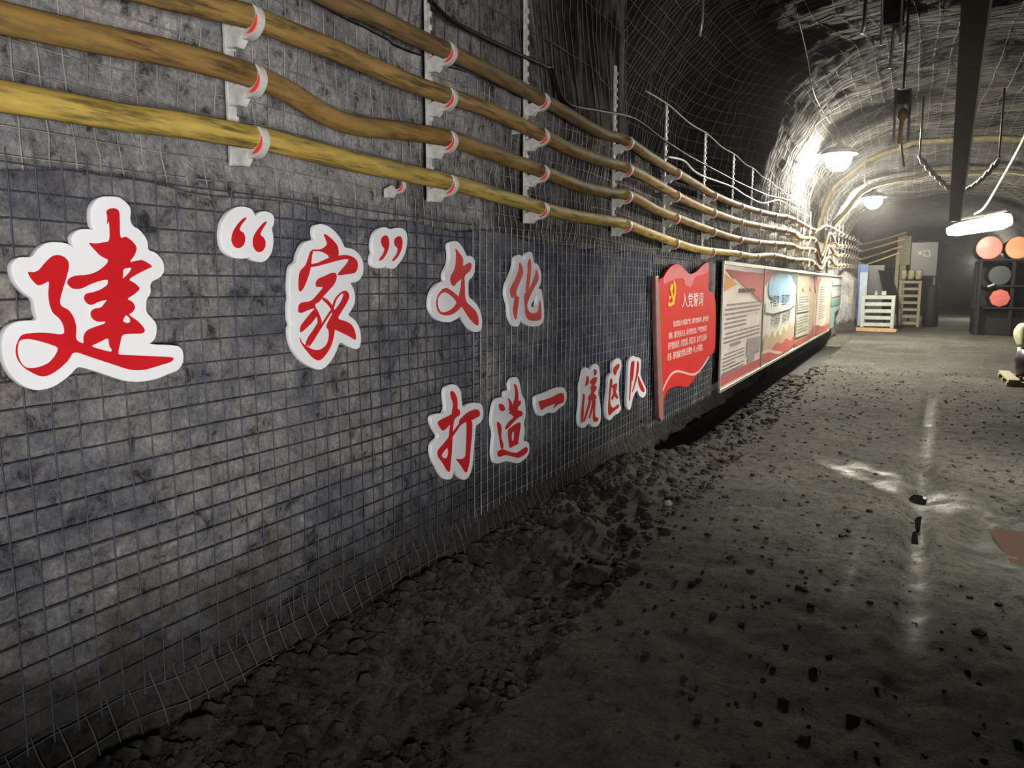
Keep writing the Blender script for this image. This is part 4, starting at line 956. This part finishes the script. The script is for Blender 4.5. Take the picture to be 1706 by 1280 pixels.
# ------------------------------------------------------------------ overhead: monorail beam, chains, hangers
A = on_y(1631, -60, 5.3); Bp = on_y(1590, 368, 14.0)
d = (Bp-A).normalized(); A = A-d*3.2; sd = d.cross(Vector((0, 0, 1))).normalized(); upv = sd.cross(d)
br = empty('monorail_beam', A, 'dark steel monorail beam running down the roof toward the chains', 'beam')
def bar(m, a, b, off_s, off_u, ws, hu):
    vs = []
    for q in (a, b):
        for s_, u_ in ((-1, -1), (1, -1), (1, 1), (-1, 1)): vs.append(q+sd*(off_s+s_*ws/2)+upv*(off_u+u_*hu/2))
    m.add(vs, [(0, 1, 2, 3), (7, 6, 5, 4), (0, 4, 5, 1), (1, 5, 6, 2), (2, 6, 7, 3), (3, 7, 4, 0)])
m = MB(); bar(m, A, Bp, 0, 0, 0.155, 0.016); m.build('lower_flange', M['steel'], br)
m = MB(); bar(m, A, Bp, 0, 0.10, 0.016, 0.18); m.build('web', M['steel'], br)
m = MB(); bar(m, A, Bp, 0, 0.20, 0.155, 0.016); m.build('upper_flange', M['steel'], br)
m = MB(); bar(m, A, Bp, 0.086, 0.0, 0.014, 0.02); m.build('edge_strip', M['galv'], br)
def chain(a, b, sag, label, n=13, roofz=4.15):
    a, b = Vector(a), Vector(b)
    r = empty('sling_chain', a, label, 'chain', 'sling chains holding the beam end')
    pts = [a.lerp(b, i/n)+Vector((0, 0, -sag*4*(i/n)*(1-i/n))) for i in range(n+1)]
    for i in range(n):
        p = (pts[i]+pts[i+1])/2; t = (pts[i+1]-pts[i]); L = t.length; t.normalize()
        s = t.cross(Vector((0, 1, 0))).normalized(); q = s.cross(t)
        e = s if i % 2 else (s*0.3+q*0.95)
        ring = [p + t*(math.cos(k*math.pi/8)*L*0.78) + e*(math.sin(k*math.pi/8)*L*0.42) for k in range(16)]
        m = MB(); m.tube(ring, 0.019, 6, closed=True); m.build('chain_link', M['galv'], r, True)
    m = MB(); m.tube([a+Vector((0, 0, roofz-a.z)), a], 0.014, 8); m.build('anchor_bolt', M['steel'], r, True)
    return r
chain(on_y(1532, 262, 13.0), on_y(1586, 318, 13.2), 0.03, 'grey sling chain left of the beam end')
chain(on_y(1664, 266, 13.0), on_y(1602, 318, 13.2), 0.08, 'grey sling chain right of the beam end')
# hangers near the top edge
def hoop(px0, px1, pyt, pyb, Y, label, mt='galv', rr=0.013):
    a, b, c, d2 = on_y(px0, pyb, Y), on_y(px0+4, pyt, Y), on_y(px1+4, pyt, Y), on_y(px1, pyb, Y)
    r = empty('roof_hanger', (a+d2)/2, label, 'hanger')
    m = MB(); m.tube([a, b, c, d2], rr, 8); m.build('hoop', M[mt], r)
    return r, a, b, c, d2
r, a, b, c, d2 = hoop(1489, 1513, 148, 236, 9.0, 'narrow inverted-U steel hanger with a yellow bolt inside')
e = on_y(1504, 188, 9.0); g = on_y(1498, 240, 9.0)
m = MB(); m.tube([e, g], 0.022, 8); m.lathe(e+Vector((0, 0, -0.02)), [(0.03, -0.06), (0.05, -0.03), (0.05, 0.03), (0.03, 0.06)], 12); m.build('yellow_bolt', M['yellowrod'], r, True)
m = MB(); q0 = on_y(1503, 162, 9.02); m.box(q0, (0.15, 0.02, 0.14)); m.build('backing_plate', M['black'], r)
m = MB(); m.tube([b.lerp(c, .5), b.lerp(c, .5)+Vector((0, 0, 0.95))], 0.012, 8); m.build('anchor_bolt', M['steel'], r, True)
Yh = 5.5
r = empty('roof_hanger', on_y(1490, 40, Yh), 'grey steel plate hung on two rods with a pale bolt, at the top edge', 'hanger')
for (x0, y0, x1, y1) in ((1477, -200, 1468, 75), (1511, -200, 1500, 72)):
    m = MB(); m.tube([on_y(x0, y0, Yh), on_y(x1, y1, Yh)], 0.008, 8); m.build('rod', M['galv'], r, True)
m = MB(); q0 = on_y(1492, -20, Yh+0.03); q1 = on_y(1486, 40, Yh+0.03); m.box((q0+q1)/2, (0.13, 0.02, (q0-q1).length)); m.build('hanger_plate', M['steel'], r)
m = MB(); m.tube([on_y(1493, 42, Yh-.02), on_y(1491, 58, Yh-.02), on_y(1488, 60, Yh-.02), on_y(1483, 114, Yh-.02)], 0.010, 8, rad=[0.02, 0.02, 0.011, 0.010]); m.build('pale_bolt', M['galv'], r, True)
# straight bolts and a dark cable at the roof
for (x0, y0, x1, y1, Y, lab) in ((1500, 232, 1506, 278, 10.2, 'short pale rock bolt hanging below the yellow bolt'), (1385, 222, 1390, 240, 13.9, 'short twisted rock bolt just above the nearer round lamp'), (1440, 303, 1448, 311, 17.5, 'short bright rock bolt between the two round lamps'), (1170, 36, 1165, 60, 7.0, 'short rock bolt in the dark roof corner'), (1440, 42, 1436, 56, 6.5, 'short rock bolt in the roof left of the hung plate')):
    a, b = on_y(x0, y0, Y), on_y(x1, y1, Y); m = MB(); m.tube([a+Vector((0, 0, .45)), a, b], 0.013, 8)
    props(m.build('rock_bolt', M['galv'], None, True), lab, 'bolt')
thin_cable('roof_cable', [on_y(1316, 40, 8.0)+Vector((0,0,.3)), on_y(1341, 105, 9.5)+Vector((0,0,.15)), on_y(1357, 165, 11.0)+Vector((0,0,.05)), on_y(1383, 205, 13.2)], 0.008, M['black'], 'black cable running along the roof to the nearer round lamp')

# steel arch ribs
for Y, lab in ((17.6, 'curved steel arch rib behind the nearer round lamp'), (20.2, 'curved steel arch rib at the farther round lamp')):
    P = [Vector((roof_pt(Y, math.pi).x+0.0, Y, z)) for z in (1.7, 2.0, 2.3)] + [roof_pt(Y, math.pi*(1-k/24), 0.13*min(1, k/4)) for k in range(0, 25)]
    m = MB(); m.tube(P, 0.055, 8); props(m.build('arch_rib', M['rib'], None, True), lab, 'arch rib')

# ------------------------------------------------------------------ far end things
def fwdpos(px, py, Y): return on_y(px, py, Y)
# grey slatted crate standing on planks
cy = 26.0
cl_, cr_ = on_z(1433, 548).x, on_z(1489, 548).x
p0 = on_y(1434, 545, cy); p1 = on_y(1489, 545, cy); ptop = on_y(1460, 493, cy)
W = p1.x-p0.x; Hc = ptop.z-0.10; cx = (p0.x+p1.x)/2
r = empty('slatted_crate', (cx, cy, 0.10), 'grey green slatted crate standing on raw planks', 'crate')
D = 0.85
for k in range(5):
    m = MB(); m.box((cx, cy-D/2, 0.10+0.10+k*(Hc-0.14)/4), (W-0.06, 0.03, 0.11)); m.build('front_slat', M['crate'], r)
for sx in (-1, 1):
    for sy in (-1, 1):
        m = MB(); m.box((cx+sx*(W/2-0.05), cy+sy*D/2, 0.10+Hc/2), (0.10, 0.08, Hc)); m.build('post', M['crate'], r)
m = MB()
for k in range(5):
    for sx in (-1, 1): m.box((cx+sx*(W/2-0.03), cy, 0.20+k*(Hc-0.14)/4), (0.03, D-0.08, 0.11))
m.build('side_slats', M['crate'], r)
m = MB(); m.box((cx, cy, 0.10+Hc-0.01), (W+0.02, D+0.05, 0.04)); m.build('lid', M['crate'], r)
m = MB(); m.box((cx, cy, 0.16), (W-0.08, D-0.06, 0.04)); m.build('bottom', M['black'], r)
for (px, py, s, lab) in ((1473, 489, 0.13, 'small pale box on the slatted crate lid'), (1460, 491, 0.07, 'tiny grey canister on the slatted crate lid')):
    q = on_y(px, py, cy); m = MB()
    if s > 0.1: m.box((q.x, cy-0.2, 0.12+Hc+s*0.5), (s, s, s))
    else: m.lathe((q.x, cy-0.2, 0.12+Hc), [(0.04, 0), (0.04, 0.09), (0.02, 0.10), (0.02, 0.14)], 12)
    props(m.build('small_box' if s > 0.1 else 'canister', M['crate'], None, origin=(q.x, cy-0.2, 0.12+Hc)), lab, 'box' if s > .1 else 'can')
for (j, (xa, ya, xb, yb)) in enumerate(((1424, 538, 1489, 552), (1424, 546, 1494, 560))):
    a, b = on_z(xa, ya, 0.05), on_z(xb, yb, 0.05); 
    a.y = cy-0.35-0.35*j; b.y = a.y-0.25; a.x = on_y(xa, ya, a.y).x; b.x = on_y(xb, yb, b.y).x
    v = b-a; m = MB(); mid = (a+b)/2; m.box((mid.x, mid.y, 0.05), (v.length, 0.22, 0.10), math.atan2(v.y, v.x))
    props(m.build('plank', M['wood'], None, origin=(mid.x, mid.y, 0)), ('raw timber plank under the front of the slatted crate', 'raw timber plank lying in front of the slatted crate')[j], 'plank')
# blue sign board and dark leaning sheet behind the crate
q0, q1 = on_y(1434, 441, 28.6), on_y(1447, 441, 28.6)
r = empty('blue_board', ((q0.x+q1.x)/2, 28.6, 0), 'upright blue and pale board standing behind the slatted crate', 'board')
zt = q0.z
m = MB(); m.box(((q0.x+q1.x)/2, 28.6, zt/2), (q1.x-q0.x, 0.05, zt)); m.build('board_sheet', M['paleblue'], r)
m = MB(); m.box(((q0.x+q1.x)/2, 28.57, zt-0.13), (q1.x-q0.x+.01, 0.03, 0.26)); m.build('top_band', M['blue'], r)
m = MB(); m.box((q0.x-0.04, 28.58, zt/2), (0.06, 0.06, zt)); m.build('side_edge', M['blue'], r)
q0, q1 = on_y(1447, 442, 29.6), on_y(1474, 442, 29.6)
m = MB(); m.box(((q0.x+q1.x)/2, 29.6, q0.z/2), (q1.x-q0.x, 0.06, q0.z)); props(m.build('navy_partition', M['drum'], None, origin=((q0.x+q1.x)/2, 29.6, 0)), 'dark navy panel between the blue board and the leaning sheet', 'panel')
a, b = on_y(1466, 448, 28.2), on_y(1494, 492, 27.2)
m = MB(); mx = (a+b)/2
P = [on_y(1463, 450, 28.3), on_y(1482, 452, 28.3), on_y(1496, 494, 27.4), on_y(1474, 496, 27.4)]
P2 = [p+Vector((0.03, 0.10, 0)) for p in P]
lowz = -P[3].z+0.02
P[2:] = [p for p in P[2:]]
m.add(P+P2, [(0, 1, 2, 3), (7, 6, 5, 4), (0, 4, 5, 1), (1, 5, 6, 2), (2, 6, 7, 3), (3, 7, 4, 0)])
for k in (2, 3): m.tube([P[k], Vector((P[k].x+0.05, P[k].y-0.1, 0.0))], 0.03, 6)
props(m.build('leaning_sheet', M['black'], None), 'black sheet leaning at a slant behind the slatted crate', 'sheet')
# wooden post
a = on_y(1496, 425, 29.0)
m = MB(); m.box((a.x, 29.0, a.z/2), (0.12, 0.12, a.z)); props(m.build('timber_post', M['pine'], None, origin=(a.x, 29.0, 0)), 'upright timber post left of the sack stack', 'post')
# bench of timber with sacks on top
ty = 29.0
x0, x1 = on_y(1492, 470, ty).x+0.12, on_y(1536, 470, ty).x
zt = on_y(1515, 468, ty).z
r = empty('timber_rack', ((x0+x1)/2, ty, 0), 'timber rack of stacked boards under the sacks', 'rack')
for k in range(7):
    m = MB(); m.box(((x0+x1)/2, ty, 0.12+k*(zt-0.165)/6), (x1-x0-0.02*(k%2), 0.8, 0.09)); m.build('shelf_board', M['pine'], r)
for sx in (x0+0.05, x1-0.05):
    m = MB(); m.box((sx, ty-0.38, zt/2), (0.09, 0.09, zt)); m.build('rack_leg', M['pine'], r)
    m = MB(); m.box((sx, ty+0.38, zt/2), (0.09, 0.09, zt)); m.build('rack_leg', M['pine'], r)
def sack(cx, cy, cz, sx, sy, sz, name, mat, label, group=None):
    bm = bmesh.new(); bmesh.ops.create_cube(bm, size=1.0); bmesh.ops.subdivide_edges(bm, edges=bm.edges[:], cuts=5, use_grid_fill=True)
    for v in bm.verts:
        p = v.co*2; L = max(abs(p.x), abs(p.y), abs(p.z)); s = p.normalized()*L
        p = p.lerp(s, 0.55); k = 1+0.10*noise.noise(p*2.0+Vector((cx, cy, cz)))
        v.co = Vector((p.x*sx/2*k, p.y*sy/2*k, p.z*sz/2*k))
    me = bpy.data.meshes.new(name); bm.to_mesh(me); bm.free()
    o = link_mesh(name, me, mat, None, (cx, cy, cz), True)
    sub = o.modifiers.new('soft', 'SUBSURF'); sub.levels = 1; sub.render_levels = 1
    return props(o, label, 'sack', group)
w3 = (x1-x0)/3
for k in range(3): sack(x0+w3*(k+0.5), ty-0.1, zt+0.20, w3*0.98, 0.6, 0.36, 'sack', M['sack'], ('left sack', 'middle sack', 'right sack')[k]+' of the row on the timber rack', 'sacks on the timber rack')
# dark machine box with white mark
my = 30.0
q0, q1 = on_y(1519, 404, my), on_y(1560, 460, my)
r = empty('equipment_box', ((q0.x+q1.x)/2, my, q1.z), 'dark equipment box with a white cross and square mark above the sacks', 'box')
m = MB(); m.box(((q0.x+q1.x)/2, my+0.3, (q0.z+q1.z)/2), (q1.x-q0.x, 0.6, q0.z-q1.z)); m.build('casing', M['drum'], r)
m = MB()
for (xx) in (q0.x+0.05, q1.x-0.05): m.box((xx, my+0.3, (q1.z)/2), (0.07, 0.07, q1.z))
m.build('stand', M['drum'], r)
m = MB(); c0, c1, c2, c3 = on_y(1529, 418, my-.01), on_y(1536, 425, my-.01), on_y(1529, 425, my-.01), on_y(1536, 418, my-.01)
m.tube([c0, c1], 0.022, 6); m.tube([c2, c3], 0.022, 6)
s0, s1, s2_, s3 = on_y(1539.5, 418, my-.01), on_y(1549, 418, my-.01), on_y(1549, 427, my-.01), on_y(1539.5, 427, my-.01)
m.tube([s0, s1, s2_, s3], 0.024, 6, closed=True); m.build('white_mark', M['marking'], r)
q = on_y(1549, 475, 29.3); m = MB(); m.lathe((q.x+0.08, 29.2, 0), [(0.22, 0), (0.24, 0.05), (0.24, q.z*0.9), (0.20, q.z)], 18)
props(m.build('tall_drum', M['black'], None, True, origin=(q.x+0.08, 29.2, 0)), 'tall black drum at the right end of the timber rack', 'drum')
# rack with capped cylinders
ry = 24.5
def fpt(px, py): return on_y(px, py, ry)
fr = empty('cylinder_rack', (fpt(1665, 500).x, ry, 0), 'black steel rack holding the round-capped cylinders', 'rack')
xl, xr = fpt(1626, 500).x, fpt(1740, 500).x
def rr_(px, py, rpx): return fpt(px, py).z-(fpt(px+rpx, py)-fpt(px, py)).length
zs_ = [rr_(1648.5, 413, 22.5), rr_(1666, 459, 19.5), rr_(1666, 497, 18)]
for k, z in enumerate(zs_):
    m = MB(); m.box(((xl+xr)/2+(0.1 if k else 0), ry+0.8, z-0.02), (xr-xl-(0.1 if k else 0), 1.7, 0.05)); m.build('shelf', M['black'], fr)
for sx in (xl+0.06, fpt(1690, 450).x, xr-0.05):
    for sy in (ry+0.08, ry+1.5):
        m = MB(); m.box((sx, sy, (zs_[0])/2), (0.09, 0.09, zs_[0])); m.build('upright', M['black'], fr)
m = MB(); m.box(((xl+xr)/2, ry+1.62, zs_[0]/2), (xr-xl, 0.04, zs_[0]-0.1)); m.build('back_panel', M['black'], fr)
m = MB(); m.box(((xl+xr)/2, ry+1.0, (zs_[2]-0.06)/2), (xr-xl, 1.4, zs_[2]-0.08)); m.build('base_block', M['black'], fr)
def cyl(px, py, rpx, mt, label, n=28):
    c = fpt(px, py); e = fpt(px+rpx, py); R = (e-c).length
    r = empty('capped_cylinder', c, label, 'cylinder', 'round-capped cylinders in the rack')
    m = MB(); m.lathe((c.x, ry+0.06, c.z), [(R*0.96, 0.0), (R*0.96, 1.5)], n, 'Y'); m.build('tube_body', M['black'], r, n > 12)
    m = MB(); m.lathe((c.x, ry-0.02, c.z), [(R*0.2, -0.012), (R*0.94, 0.0), (R, 0.02), (R, 0.09)], n, 'Y'); m.build('end_cap', mt, r, False)
cyl(1648.5, 413, 22.5, M['cap'], 'glossy pink red round cylinder end under the tube lamp')
cyl(1697, 413, 22, M['capo'], 'orange red round cylinder end cut by the right edge')
cyl(1666, 459, 19.5, M['capk'], 'charcoal round cylinder end in the middle of the rack')
cyl(1666, 497, 18, M['capd'], 'dull red eight-sided cylinder end, lowest in the rack', 8)
m = MB(); a, b = fpt(1645, 478), fpt(1656, 474); m.tube([a+Vector((0,-.1,0)), b+Vector((0,-.1,0))], 0.03, 6); m.build('latch', M['galv'], fr)
# right-hand edge: sack on a drum on a pallet
dy = 13.0
xx = on_y(1687, 560, dy).x
m = MB(); m.lathe((xx+0.33, dy, 0.10), [(0.24, 0), (0.27, 0.03), (0.27, 0.20), (0.29, 0.24), (0.27, 0.28), (0.26, 0.40)], 22)
props(m.build('drum', M['drum'], None, True, origin=(xx+0.33, dy, 0.1)), 'dark navy drum on the pallet at the right edge', 'drum')
sack(xx+0.34, dy, 0.69, 0.66, 0.6, 0.40, 'sack', M['palesack'], 'pale green sack on top of the navy drum at the right edge')
m = MB(); m.lathe((xx+0.42, dy+0.85, 0.0), [(0.13, 0), (0.13, 1.15), (0.11, 1.2)], 16)
props(m.build('grey_pipe', plain('grey_plastic', (0.10, 0.10, 0.11), 0.35), None, True, origin=(xx+0.42, dy+0.85, 0)), 'upright grey pipe behind the pale sack at the right edge', 'pipe')
r = empty('pallet', (xx+0.45, dy, 0), 'timber pallet under the drum at the right edge', 'pallet')
for k in range(5):
    m = MB(); m.box((xx-0.0+k*0.22, dy, 0.08), (0.14, 1.3, 0.035)); m.build('deck_board', M['pine'], r)
for k in range(3):
    m = MB(); m.box((xx+0.44, dy-0.55+k*0.55, 0.03), (1.05, 0.09, 0.06)); m.build('runner', M['pine'], r)
for o in bpy.data.objects:
    if '_org' in o: del o['_org']
